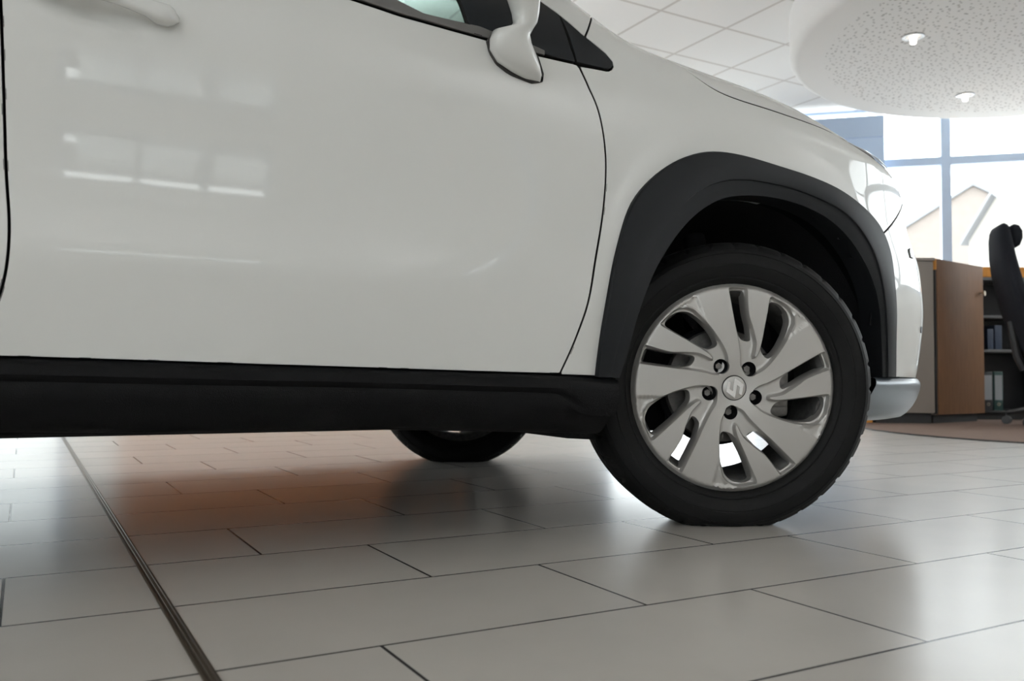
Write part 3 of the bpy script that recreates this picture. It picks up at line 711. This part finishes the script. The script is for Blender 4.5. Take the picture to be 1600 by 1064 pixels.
def wheel_mesh():
    out = np.array([(RR*math.cos(t), RR*math.sin(t)) for t in np.linspace(0, 2*np.pi, 160, endpoint=False)])
    holes = [rot(h, k) for h in HOLES for k in range(5)]
    bh = np.array([(.0165*math.cos(t), .0165*math.sin(t)) for t in np.linspace(0, 2*np.pi, 18, endpoint=False)])
    bolts = [rot((BOLT)[None, :], k)[0] for k in range(5)]
    holes += [bh+b for b in bolts]
    g = .0042; G = np.stack(np.meshgrid(np.arange(-RR, RR, g), np.arange(-RR, RR, g), indexing='ij'), -1).reshape(-1, 2)
    G[::2, 1] += g*.5
    G = G[np.hypot(*G.T) < RR-.003]
    keep = np.ones(len(G), bool)
    for h in holes: keep &= ~inside(G, h)
    G = G[keep]
    # follow the spoke edges with rows of points so that they stay crisp
    rows = []
    for k in range(5):
        R0 = rot(REC_P if area2(REC_P) > 0 else REC_P[::-1], k)
        for d in (-.0008, .0012, .0032, .0058): rows.append(inset(rs(R0, .0036, True)[:-1], d))
    E = np.vstack(rows); kp = np.hypot(*E.T) < RR-.003
    for h in holes: kp &= ~inside(E, h) & (pdist(E, h) > .0012)
    E = E[kp]
    gk = np.ones(len(G), bool)
    for i in range(0, len(G), 2000):
        dd = np.sqrt(((G[i:i+2000, None, :]-E[None, :, :])**2).sum(-1)).min(1); gk[i:i+2000] = dd > .0026
    for h in holes: gk &= pdist(G, h) > .002
    pts = np.vstack([E, G[gk]])
    V, F = cdt(out, holes, pts)
    z = face_z(V)
    mb = MB(); mb.add(np.c_[V, z], [f if np.cross(V[f[1]]-V[f[0]], V[f[2]]-V[f[0]]) > 0 else f[::-1] for f in F])
    # walls of the openings, drafted inwards
    for h in holes[:10]:
        h = h if area2(h) > 0 else h[::-1]; z0 = face_z(h); n = len(h)
        lev = [np.c_[h, z0], np.c_[inset(h, .0007), z0-.003], np.c_[inset(h, .0016), z0-.018], np.c_[inset(h, .0020), z0-.030]]
        mb.loft([list(map(tuple, l)) for l in lev], caps=False)
    for h in holes[10:]:
        z0 = face_z(h); mb.loft([list(map(tuple, np.c_[h, z0])), list(map(tuple, np.c_[h, z0-.032]))], caps=False)
        mb.add(np.c_[h, z0-.032], [tuple(range(len(h)))])
    # outer lip
    mb.lathe([(RR, float(face_z(np.array([[RR, 0.]]))[0])), (RR+.0006, -.006), (RR-.001, -.012), (RR-.006, -.014)], 160)
    # back of the spokes
    return mb
WM = wheel_mesh().build('wheel', ALLOY, None, sharp=50)
def tyre_mesh():
    Ro, W2, yc = .3245, .1075, -.090                              # outer radius, half width, middle behind the rim plane
    prof = [(.226, -.014), (.231, -.006), (.236, .0005), (.243, .0035), (.2455, .0030), (.2465, .0048), (.258, .0110), (.270, .0142), (.2715, .0136), (.273, .0145), (.284, .0140), (.2955, .0105), (.2965, .0118), (.304, .0070), (.3045, .0055), (.3125, -.0020), (.3185, -.0105), (.3218, -.0200), (.3230, -.0240),
            (.3230, -.0262), (.3155, -.0275), (.3155, -.0345), (.3238, -.0360), (.3242, -.050), (.3242, -.062), (.3160, -.063), (.3160, -.071), (.3244, -.072), (.3245, -.090)]
    full = prof+[(r, 2*yc-z) for r, z in reversed(prof[:-1])]
    N = 288; mb = MB(); rings = []
    for k in range(N):
        a = 2*math.pi*k/N; ph = k % 8; r_ = []
        for j, (r, z) in enumerate(full):
            jj = min(j, len(full)-1-j)
            if 14 <= jj <= 18 or jj in (22, 23, 24):
                if ph in (0,): r = r-(.0065 if jj > 15 else (.0035 if jj == 15 else .0012))
            x, y = r*math.cos(a), r*math.sin(a)
            r_.append((x, y, z))
        rings.append(r_)
    L = len(full); v = [p for r in rings for p in r]; f = []
    for k in range(N):
        for j in range(L-1):
            f.append((k*L+j, k*L+j+1, ((k+1) % N)*L+j+1, ((k+1) % N)*L+j))
    mb.add(v, f); return mb
class WH: pass
def place_wheel(parent, loc, tt, uu, nn, detailed=True):
    h = WH(); o = WM if not WM.parent else WM.copy()
    if o is not WM: COL.objects.link(o)
    M = Matrix(((tt[0], uu[0], nn[0], loc[0]), (tt[1], uu[1], nn[1], loc[1]), (tt[2], uu[2], nn[2], loc[2]), (0, 0, 0, 1)))
    o.parent = parent; o.matrix_local = M
    h.ob = o; R = np.array([tt, uu, nn]).T; t = tyre_mesh(); vs = []
    lo = 0.0012
    for x, y, z in t.v:
        p = R@np.array([x, y, z])+np.array(loc)
        if p[2] < lo:
            d = lo-p[2]; p[2] = lo; x, y, z = R.T@(p-np.array(loc)); z += .25*d*(1 if z > -.09 else -1)*0
        vs.append((x, y, z))
    t.v = vs; t.build('tire', RUBBER, o, sharp=32)
    b = MB(); b.lathe([(.2255, -.010), (.2235, -.016), (.214, -.020), (.205, -.034), (.200, -.06), (.199, -.15), (.206, -.166), (.222, -.172), (.226, -.178)], 96)
    b.build('rim_barrel', BARREL, o, sharp=60)
    hb2 = MB(); hb2.lathe([(.01, -.034), (.075, -.034), (.078, -.05), (.078, -.12), (.01, -.125)], 40); hb2.build('hub', BLACK, o, sharp=40)
    cap = MB(); prof = [(.0001, .0038), (.015, .0036), (.0245, .0026), (.0256, .0018), (.0259, -.0035)]
    zc = float(face_z(np.array([[.029, 0.]]))[0]); cap.lathe([(r, z+zc) for r, z in prof], 48); cap.build('center_cap', ALLOY, o, sharp=50)
    cg = MB(); cg.lathe([(.0262, zc+.0005), (.0272, zc+.0012), (.0280, zc+.0004)], 48); cg.build('cap_groove', GASKET_GAP, o, sharp=60)
    s = MB(); S = [(.86, .60), (1, .70), (.5, 1), (0, .69), (.62, .33), (.45, .23), (.14, .40), (0, .30), (.5, 0), (1, .31), (.38, .67), (.55, .77)]
    a = math.radians(112); pts = [((x-.5)*.0420, (y-.5)*.0420) for x, y in S]; pts = [(x*math.cos(a)-y*math.sin(a), x*math.sin(a)+y*math.cos(a)) for x, y in pts]
    V, F = cdt(np.array(pts), [], np.zeros((0, 2))); n = len(V)
    ridge = zc+.0058
    s.add([(x, y, ridge) for x, y in V]+[(x, y, zc+.0015) for x, y in pts]+[(x, y, ridge) for x, y in pts], list(F)+[(n+len(pts)+i, n+len(pts)+(i+1) % len(pts), n+(i+1) % len(pts), n+i) for i in range(len(pts))])
    s.build('emblem', CHROME, o, smooth=False)
    for k in range(5):
        c = rot(BOLT[None, :], k); zz = float(face_z(c)[0])
        q = MB(); q.lathe([(.0163, -.001), (.0166, .0006), (.0160, .0010), (.0156, -.004), (.0150, -.0300), (.0080, -.0302)], 24, o=(*c[0], zz))
        q.build('bolt_socket', BLACK, o, sharp=40)
        hx = bmesh.new(); bmesh.ops.create_cone(hx, cap_ends=True, segments=6, radius1=.0084, radius2=.0076, depth=.018)
        q = MB(); q.bm(hx, o=(*c[0], zz-.021)); q.lathe([(.0001, -.0155), (.0028, -.0155), (.0034, -.0118), (.0056, -.0116)], 18, o=(*c[0], zz))
        q.build('wheel_bolt', STEEL, o, sharp=30)
    vp = polar([(.845, 212.5)])[0]; q = MB(); q.tube([(vp[0], vp[1], -.034), (vp[0]*.985, vp[1]*.985, -.014)], [.0042, .0036], 10); q.build('valve_stem', STEEL, o, sharp=40)
    return h
F_T, F_U, F_N = WHEEL_BASIS
place_wheel(car, WHEEL_LOC, F_T, F_U, F_N)
# far front wheel: same steer, seen from its inner side
def mirrored(loc, dx, ang, y, camber=0.):
    n = np.array([math.sin(ang), math.cos(ang), 0]); t = np.array([-math.cos(ang), math.sin(ang), 0]); u = np.array([0, 0, 1.])
    return (loc[0]+dx, y, .306), t, u, n
l, t_, u_, n_ = mirrored((FAR_X, 0, 0), 0, STEER_FAR, FAR_Y)
place_wheel(car, l, t_, u_, n_)
place_wheel(car, (-2.60, -.872, .306), (1, 0, 0), (0, 0, 1), (0, -1, 0)); place_wheel(car, (-2.60, .872, .306), (-1, 0, 0), (0, 0, 1), (0, 1, 0))
# brakes and suspension of the near front wheel (they turn with it)
def stub(loc, tt, uu, nn, big=True):
    M = np.array([tt, uu, nn]).T
    def g(mb): mb.v = [tuple(M@np.array(v)+np.array(loc)) for v in mb.v]; return mb
    d = MB(); d.lathe([(.05, -.085), (.128, -.085), (.130, -.088), (.130, -.106), (.05, -.110)], 64); g(d).build('brake_disc', STEEL, car, sharp=40)
    s = MB(); s.lathe([(.03, -.118), (.138, -.118), (.141, -.122), (.03, -.126)], 48); g(s).build('dust_shield', BLACK, car)
    c = MB()
    c.box((.085, -.07, -.125), (.150, .075, -.060), bev=.012); c.box((.105, -.045, -.062), (.142, .05, -.045), bev=.006)
    g(c).build('brake_caliper', STEEL, car, sharp=40)
    k = MB(); k.box((-.03, -.10, -.20), (.035, .14, -.12), bev=.015); k.box((-.26, -.118, -.27), (-.10, .0, -.185), bev=.02); k.tube([(0, .10, -.16), (-.01, .25, -.22), (-.02, .36, -.26)], .028, 12); k.tube([(0, -.085, -.17), (-.06, -.10, -.45)], .022, 10); g(k).build('suspension_strut', BLACK, car)
stub(WHEEL_LOC, F_T, F_U, F_N)
# ---------------------------------------------------------------- suspended round ceiling
DC = (6.19, 3.077); DZ = 2.65
def perf_mat():
    m = mat('perforated_plaster', (.75, .745, .74), .85, spec=.2); k = NT(m); b = k.n['Principled BSDF']
    g = k.n.new('ShaderNodeNewGeometry'); v = k.n.new('ShaderNodeTexVoronoi'); v.inputs['Scale'].default_value = 21; v.inputs['Randomness'].default_value = .85; v.voronoi_dimensions = '2D'
    k.l.new(g.outputs['Position'], v.inputs['Vector'])
    sp = k.n.new('ShaderNodeSeparateXYZ'); k.l.new(g.outputs['Position'], sp.inputs[0])
    dx = k.math('SUBTRACT', sp.outputs[0], DC[0]); dy = k.math('SUBTRACT', sp.outputs[1], DC[1])
    r = k.math('SQRT', k.math('ADD', k.math('MULTIPLY', dx, dx), k.math('MULTIPLY', dy, dy)))
    wn = k.math('MULTIPLY_ADD', k.noise(g.outputs['Position'], 9., 1), .20, .06)
    hole = k.math('MULTIPLY', k.math('LESS_THAN', v.outputs['Distance'], wn), k.math('MULTIPLY', k.math('LESS_THAN', r, 1.70), k.math('LESS_THAN', sp.outputs[2], DZ+.002)))
    k.l.new(k.mix(hole, (.75, .745, .74), (.38, .375, .37)), b.inputs['Base Color'])
    return m
cn = MB(); prof = [(.0001, DZ)]+[(1.876*t, DZ) for t in (.3, .6, .85, 1.)]
for a in np.linspace(0, 90, 9)[1:]: prof.append((1.876+.068*math.sin(math.radians(a)), DZ+.068*(1-math.cos(math.radians(a)))))
prof += [(1.944, ZC-.002), (.0001, ZC-.002)]
cn.lathe(prof, 128); cno = cn.build('ceiling_canopy', perf_mat(), None, sharp=40)
for i, v in enumerate(cno.data.vertices): v.co.x += DC[0]; v.co.y += DC[1]
tag(cno, 'round white suspended ceiling disc with perforated underside above the desk', 'ceiling panel')
BULB = mat('lit_bulb', (1, .95, .88), .4, emit=(1., .93, .82), es=LAMP_E)
REFL = mat('lamp_reflector_ring', (.55, .57, .60), .45, .5)
def downlight(x, y, z, label, group=None):
    t = empty('downlight', (x, y, z)); tag(t, label, 'ceiling light', group)
    q = MB(); q.lathe([(.046, .004), (.066, .002), (.071, -.004), (.068, -.008), (.052, -.006), (.040, .02), (.020, .024)], 32); q.build('trim_ring', REFL, t, sharp=40)
    q = MB(); q.lathe([(.0001, -.052), (.014, -.052), (.020, -.047), (.021, -.02), (.018, .02)], 24); q.build('bulb', BULB, t, sharp=60)
    return t
for x, y, lab in ((5.18, 3.704, 'lit round downlight in the perforated disc, higher in view and further from the glass front'), (6.608, 4.262, 'lit round downlight near the far edge of the perforated disc, just above the window')):
    downlight(x, y, DZ, lab)
# ---------------------------------------------------------------- desk corner under the disc
CARPET = mat('brown_ribbed_carpet', (.19, .135, .11), .95, spec=.1, bump=(220, .8), var=(160, .35))
cp = MB(); rng = np.random.RandomState(4); rr = []
ring = []
for k in range(120):
    a = 2*math.pi*k/120; ring.append((a, 1.70+.006*rng.randn()))
for f, z in ((0., .0095), (.97, .0095), (.992, .0085), (1., .003), (1., .0)):
    rr.append([(6.25+r*f*math.cos(a), 2.86+r*f*math.sin(a), z) for a, r in ring])
cp.loft(rr, caps=False); cpo = cp.build('carpet', CARPET, None, sharp=50)
tag(cpo, 'round brown ribbed carpet under the cabinets and office chair', 'carpet')
eb = MB(); q = []
for k in range(121):
    a = 2*math.pi*k/120; q.append((6.25+(ring[k % 120][1]+.004)*math.cos(a), 2.86+(ring[k % 120][1]+.004)*math.sin(a), .0040))
eb.tube(q, .0054, 6); ebo = eb.build('edge_binding', GASKET_GAP, cpo, sharp=60)
TAUPE = mat('taupe_laminate', (.25, .215, .19), .5, var=(4, .04))
def wood(name, c, s=(1, 1, .12)):
    m = mat(name, c, .6, spec=.2); k = NT(m); b = k.n['Principled BSDF']
    tc = k.n.new('ShaderNodeTexCoord'); mp_ = k.n.new('ShaderNodeMapping'); mp_.inputs['Scale'].default_value = (s[0]*14, s[1]*14, s[2]*14); k.l.new(tc.outputs['Object'], mp_.inputs[0])
    k.l.new(k.mix(k.noise(mp_.outputs[0], 3., 6), tuple(x*.72 for x in c), tuple(x*1.25 for x in c)), b.inputs['Base Color']); return m
WALNUT = wood('walnut_veneer', (.165, .082, .040)); ORANGE = wood('orange_beech_edge', (.62, .27, .06)); DARK = mat('dark_shelf_laminate', (.016, .016, .018), .5); GREYSH = mat('grey_shelf_laminate', (.14, .145, .15), .5)
PL = mat('black_plinth', (.012, .012, .013), .6); KEYM = mat('brass_key', (.45, .40, .32), .3, .9)
def frame_at(name, p, dirv, label, cat, group=None):
    """an Empty at p whose x axis runs along dirv, y axis away from the viewer"""
    t = empty(name, (p[0], p[1], .010), math.atan2(dirv[1], dirv[0])); tag(t, label, cat, group); return t
d1 = Vector((.8715, -.49)); P1 = Vector((5.85, 4.03))
H1 = 1.222
def cabinet_taupe():
    q = P1-d1*.436; t = frame_at('cabinet', q, d1, 'low cabinet with plain taupe front and black plinth, behind the car bumper', 'cabinet')
    wedge = lambda y0, y1, x0, g: [(x0, y0), (.434-.345*y0-g, y0), (.434-.345*y1-g, y1), (x0, y1)]
    MB().prism(wedge(.02, .42, 0, .0), .075, H1-.022, fn=lambda x, y, z: (x, y, z)).build('carcass', TAUPE, t, smooth=False)
    MB().box((.002, 0, .078), (.425, .0185, H1-.026), bev=.0015).build('door', TAUPE, t)
    MB().prism(wedge(-.006, .424, -.004, .0), H1-.021, H1, fn=lambda x, y, z: (x, y, z)).build('cabinet_top', TAUPE, t, smooth=False)
    MB().prism(wedge(.04, .40, .01, .004), 0, .074, fn=lambda x, y, z: (x, y, z)).build('plinth', PL, t, smooth=False)
cabinet_taupe()
d2 = Vector((.74, .10)).normalized()
def cabinet_wood():
    t = frame_at('cabinet', P1+d1*.008, d2, 'low cabinet with walnut door and small key, with an orange edge strip', 'cabinet')
    wedge = lambda y0, y1, x1, g: [(.004+.33*y0+g, y0), (x1, y0), (x1, y1), (.004+.33*y1+g, y1)]
    MB().prism(wedge(.022, .40, .735, .006), .062, H1-.022, fn=lambda x, y, z: (x, y, z)).build('carcass', TAUPE, t, smooth=False)
    dr = MB().box((.016, 0, .064), (.742, .02, H1-.004), bev=.002).build('door', WALNUT, t)
    MB().box((.0, .004, .070), (.014, .030, H1-.085), bev=.002).build('shadow_gap', PL, t); MB().box((.0, .001, H1-.085), (.014, .030, H1-.004), bev=.002).build('edge_strip', ORANGE, t)
    MB().prism(wedge(.024, .405, .735, .006), H1-.02, H1, fn=lambda x, y, z: (x, y, z)).build('cabinet_top', TAUPE, t, smooth=False)
    MB().prism(wedge(.05, .38, .72, .012), 0, .060, fn=lambda x, y, z: (x, y, z)).build('plinth', PL, t, smooth=False)
    k = MB(); k.tube([(.690, .002, 1.005), (.690, -.035, 1.002)], .006, 10)
    k.loft([[(.690+.016*math.cos(a), y, 1.002+.020*math.sin(a)) for a in np.linspace(0, 6.283, 14, endpoint=False)] for y in (-.032, -.038)])
    k.build('key', KEYM, dr)
cabinet_wood()
P3 = Vector((6.80, 4.32))
def shelf_unit():
    t = frame_at('shelf_unit', P3, d1, 'open dark shelf unit with orange wooden top edge, behind the office chair', 'shelf')
    L = 1.2
    MB().box((0, .38, .06), (L, .40, 1.24)).build('back_panel', DARK, t)
    for x in (0, .6, L-.02): MB().box((x, .0, .06), (x+.02, .38, 1.17)).build('side_panel', DARK, t)
    MB().box((-.02, -.012, 1.170), (L+.02, .41, 1.252), bev=.004).build('shelf_top', ORANGE, t)
    MB().box((.0, -.004, 1.146), (L, .40, 1.168)).build('top_rail', GREYSH, t)
    for z in (.075, .575, .855): MB().box((.02, .01, z-.022), (L-.02, .38, z), bev=.002).build('shelf', GREYSH if z > .1 else DARK, t)
    MB().box((.01, .04, 0), (L-.01, .38, .055)).build('plinth', PL, t)
    return t
sh_ = shelf_unit()
BIND = mat('black_binder_card', (.02, .022, .025), .5); LABEL = mat('white_paper_label', (.28, .295, .31), .7); BLUEB = mat('navy_folder', (.02, .035, .07), .5); TEALB = mat('dark_green_binder', (.012, .05, .045), .5)
def binder(x, z, m, label, group=None, lab=True, h=.318, w=.076):
    a = math.atan2(d1.y, d1.x); p = P3+d1*x+Vector((-d1.y, d1.x))*.03
    t = empty('binder', (p.x, p.y, .010+z), a); tag(t, label, 'binder', group)
    MB().box((0, 0, 0), (w, .28, h), bev=.004).build('cover', m, t)
    if lab: MB().box((.008, -.0012, .085), (w-.008, .0, h-.03)).build('spine_label', LABEL, t, smooth=False)
    rg = MB(); rg.lathe([(.009, -.0), (.012, .002), (.013, .004), (.009, .004)], 16); rg.v = [(x_+w/2, -.001-z_*.5, y_+.05) for x_, y_, z_ in rg.v]; rg.build('finger_ring', KEYM, t)
    return t
binder(.070, .0755, BIND, 'black ring binder with tall white spine label on the bottom shelf, nearer the walnut door', 'x' and None)
binder(.155, .0755, TEALB, 'dark green ring binder with tall white spine label on the bottom shelf, nearer the chair')
for i, (x, w, h) in enumerate(((.06, .03, .12), (.12, .05, .17), (.18, .06, .20))):
    a = math.atan2(d1.y, d1.x); p = P3+d1*x+Vector((-d1.y, d1.x))*.05
    b = MB().box((0, 0, 0), (w, .22, h), bev=.003).build('folder', BLUEB, None)
    b.location = (p.x, p.y, .0105+.5755); b.rotation_euler = (0, 0, a)
    tag(b, 'dark navy folder standing on the middle shelf beside the walnut door', 'folder', 'navy folders on the middle shelf')
# a wooden plinth showing low down behind the tyre
wb = MB().box((0, 0, 0), (.30, .20, .16), bev=.004).build('wooden_block', ORANGE, None)
q = P1-d1*.74; wb.location = (q.x+.02, q.y+.05, .0105); wb.rotation_euler = (0, 0, math.atan2(d1.y, d1.x))
tag(wb, 'pale orange wooden block on the carpet, just behind the front tyre', 'block')
# ---------------------------------------------------------------- office chair
FAB = mat('navy_black_fabric', (.013, .014, .018), .9, spec=.15, bump=(200, .5)); PLAS = mat('black_chair_plastic', (.012, .012, .013), .45)
def office_chair():
    t = empty('office_chair', CHAIR_AT, CHAIR_ROT)
    tag(t, 'black high-back office chair with padded headrest, standing on the round carpet', 'chair')
    def pad(name, secs, n=20, m=FAB):
        # sections (x, z, half depth, half width) up the back; x is the front of the chair
        mb = MB(); rings = []
        for x, z, hd, hw in secs:
            rings.append([(x+hd*np.sign(math.cos(a))*abs(math.cos(a))**.6, hw*np.sign(math.sin(a))*abs(math.sin(a))**.6, z) for a in np.linspace(0, 2*np.pi, n, endpoint=False)])
        mb.loft(rings); return mb.build(name, m, t, sharp=70)
    pad('backrest', [(-.17, .50, .012, .18), (-.175, .54, .035, .21), (-.20, .66, .05, .235), (-.235, .80, .055, .24), (-.27, .95, .058, .235), (-.305, 1.10, .058, .225), (-.325, 1.22, .055, .205), (-.335, 1.34, .052, .175), (-.338, 1.40, .046, .155), (-.338, 1.435, .032, .135), (-.337, 1.45, .010, .11)])
    pad('headrest', [(-.262, 1.275, .010, .10), (-.258, 1.29, .030, .13), (-.255, 1.34, .044, .145), (-.256, 1.39, .044, .142), (-.262, 1.43, .030, .125), (-.264, 1.443, .008, .09)])
    mb = MB(); rings = []
    for z, k in ((.425, .90), (.435, .98), (.47, 1.), (.50, .97), (.512, .86)):
        rings.append([(.06+.255*k*np.sign(math.cos(a))*abs(math.cos(a))**.5, .25*k*np.sign(math.sin(a))*abs(math.sin(a))**.5, z-.02*max(0, math.cos(a))**3) for a in np.linspace(0, 2*np.pi, 28, endpoint=False)])
    mb.loft(rings); mb.build('seat', FAB, t, sharp=60)
    MB().tube([(-.19, 0, .40), (-.235, 0, .50), (-.275, 0, .75)], [.03, .03, .022], 10).build('back_bar', PLAS, t)
    for s in (-1, 1):
        MB().tube([(.02, s*.24, .42), (.02, s*.30, .44), (.02, s*.305, .66)], .014, 10).box((-.09, s*.30-.035, .655), (.15, s*.30+.035, .685), bev=.01).build('armrest', PLAS, t)
    MB().lathe([(.0001, .41), (.06, .41), (.03, .38), (.028, .20), (.045, .18), (.045, .10), (.0001, .095)], 20).build('gas_column', PLAS, t)
    for k in range(5):
        a = 2*math.pi*k/5+CAST_A; c, s = math.cos(a), math.sin(a)
        leg = MB().tube([(.03*c, .03*s, .13), (.20*c, .20*s, .105), (.31*c, .31*s, .085)], [.028, .022, .016], 8).build('base_arm', PLAS, t)
        cw = MB()
        for o in (-.016, .016):
            px, py = .31*c-s*o, .31*s+c*o
            cw.tube([(px-(-s)*.009, py-c*.009, .030), (px+(-s)*.009, py+c*.009, .030)], .030, 16)
        cw.tube([(.31*c, .31*s, .03), (.31*c, .31*s, .085)], .008, 8).build('caster', PLAS, leg, sharp=40)
    return t
office_chair()
# ---------------------------------------------------------------- tall grey-blue panel in front of the glass
bp_ = MB(); pd = Vector((.72, -.69)).normalized(); pn = Vector((-pd.y, pd.x))
pt = empty('display_panel', (*(Vector((6.9, 5.87))+pd*(-.62)-pn*.16), 0), math.atan2(pd.y, pd.x))
tag(pt, 'tall blue-grey display panel standing before the glass front, seen over the bonnet', 'panel')
PANM = mat('hazed_blue_grey_panel', (.46, .57, .74), .6)  # haze from the bright glass is mixed into this board colour
MB().box((0, -.02, .05), (1.095, .02, 2.655), bev=.004).build('panel_board', PANM, pt); MB().box((0, -.02, 2.661), (1.095, .02, 2.868), bev=.004).build('header_board', PANM, pt)
MB().box((-.0, -.2, 0), (1.09, .10, .04), bev=.008).build('foot', PANM, pt)
# ---------------------------------------------------------------- houses across the street
BRICK = mat('pale_brick', (.235, .205, .185), .9, var=(3, .12)); RENDER = mat('cream_render', (.28, .265, .245), .9); SLATE = mat('grey_slate', (.20, .204, .214), .8, var=(5, .1)); GLZ = mat('dark_window', (.16, .18, .20), .2)
def house(p, yaw, w, d, eave, ridge, wallm, label, win=()):
    t = empty('house', (*p, -.14), yaw); tag(t, label, 'house')
    # gable wall faces -y, ridge runs along y
    b = MB(); b.prism([(-w/2, 0), (w/2, 0), (w/2, eave), (0, ridge), (-w/2, eave)], 0, d); b.build('wall', wallm, t, smooth=False)
    r = MB(); o = .25; th = .16; sl = (ridge-eave)/(w/2)
    r.prism([(-w/2-o, eave-o*sl+.02), (0, ridge+.02), (w/2+o, eave-o*sl+.02), (w/2+o, eave-o*sl+th), (0, ridge+th+.03), (-w/2-o, eave-o*sl+th)], -.2, d+.2); r.build('roof', SLATE, t, smooth=False)
    for x, z, ww, hh in win:
        f = MB().box((x-ww/2, -.05, z), (x+ww/2, .05, z+hh)).build('window', RENDER, t); MB().box((x-ww/2+.06, -.07, z+.06), (x+ww/2-.06, -.045, z+hh-.06)).build('pane', GLZ, f, smooth=False)
    return t
HOUSES = [((42.67, 27.17), math.radians(-57), 11., 10, 7.16, 10.56, BRICK, 'brick house with steep gable outside, furthest behind the window mullion', [(-2.2, 5.06, 1.3, 1.7), (2.2, 5.06, 1.3, 1.7)]),
          ((29.20, 17.71), math.radians(-122), 4.2, 9, 5.63, 6.93, RENDER, 'cream rendered house with grey slate roof outside, nearest beyond the glass', [(0, 3.03, .9, 1.1)]),
          ((55.66, 39.30), math.radians(57), 7.0, 12, 10.23, 12.43, RENDER, 'low pale house outside, left of the brick gable and close to the car nose', [(-1.2, 3., .9, 1.2)])]
for a in HOUSES: house(*a)

# ---------------------------------------------------------------- invented linear lamps, out of view, added to brighten the ceiling
PEND = mat('white_lamp_housing', (.8, .8, .8), .5)
for i, (x, y) in enumerate(ADDED_LAMPS):
    t = empty('added_pendant', (x, y, 2.50)); tag(t, 'added slim white linear lamp outside the view, brightening the ceiling', 'pendant lamp', 'added linear lamps over the showroom floor')
    MB().box((-.90, -.05, -.02), (.90, .05, .02), bev=.006).build('lamp_housing', PEND, t)
    for s_ in (-.7, .7): MB().tube([(s_, 0, .02), (s_, 0, ZC-2.50-.004)], .003, 6).build('suspension_rod', PEND, t)
    for nm, sz, e, fl in (('added_uplight', .03, LAMP_UP, True),):
        ld = bpy.data.lights.new(nm, 'AREA'); ld.shape = 'RECTANGLE'; ld.size = 1.7; ld.size_y = .09; ld.energy = e; ld.color = (.95, .98, 1.)
        lo = bpy.data.objects.new(nm, ld); COL.objects.link(lo); lo.parent = t; lo.location = (0, 0, sz)
        if fl: lo.rotation_euler = (math.pi, 0, 0)
# unseen building added outside the clerestory; its gaps shape the door reflections
nb = empty('added_building', (-2.2, -17.5, -.14)); tag(nb, 'added plain grey building outside, behind the viewer, shaping the reflections', 'building')
GREYB = mat('grey_facade', (.37, .39, .40), .9)
MB().box((-6.0, -4, 0), (1.35, 0, 5.2)).build('wall', GREYB, nb, smooth=False); MB().box((1.9, -4, 0), (4.3, 0, 5.2)).build('wall', GREYB, nb, smooth=False)
MB().box((4.75, -4, 0), (14., 0, 5.2)).build('wall', GREYB, nb, smooth=False)
MB().box((-6.0, -4, 5.2), (14., .3, 5.35)).build('roof', SLATE, nb, smooth=False)

PALEB = mat('pale_facade', (.42, .43, .43), .9)  # unseen building added to dim the sky through the far window
nf = empty('added_building', (-2.6, 17.0, -.14)); tag(nf, 'added plain grey building outside, hidden beyond the parked car, dimming the far window', 'building')
MB().box((-9., 0, 0), (7.0, 5, 7.)).build('wall', PALEB, nf, smooth=False); MB().box((-9.2, -.2, 7.), (7.2, 5.2, 7.3)).build('roof', SLATE, nf, smooth=False)
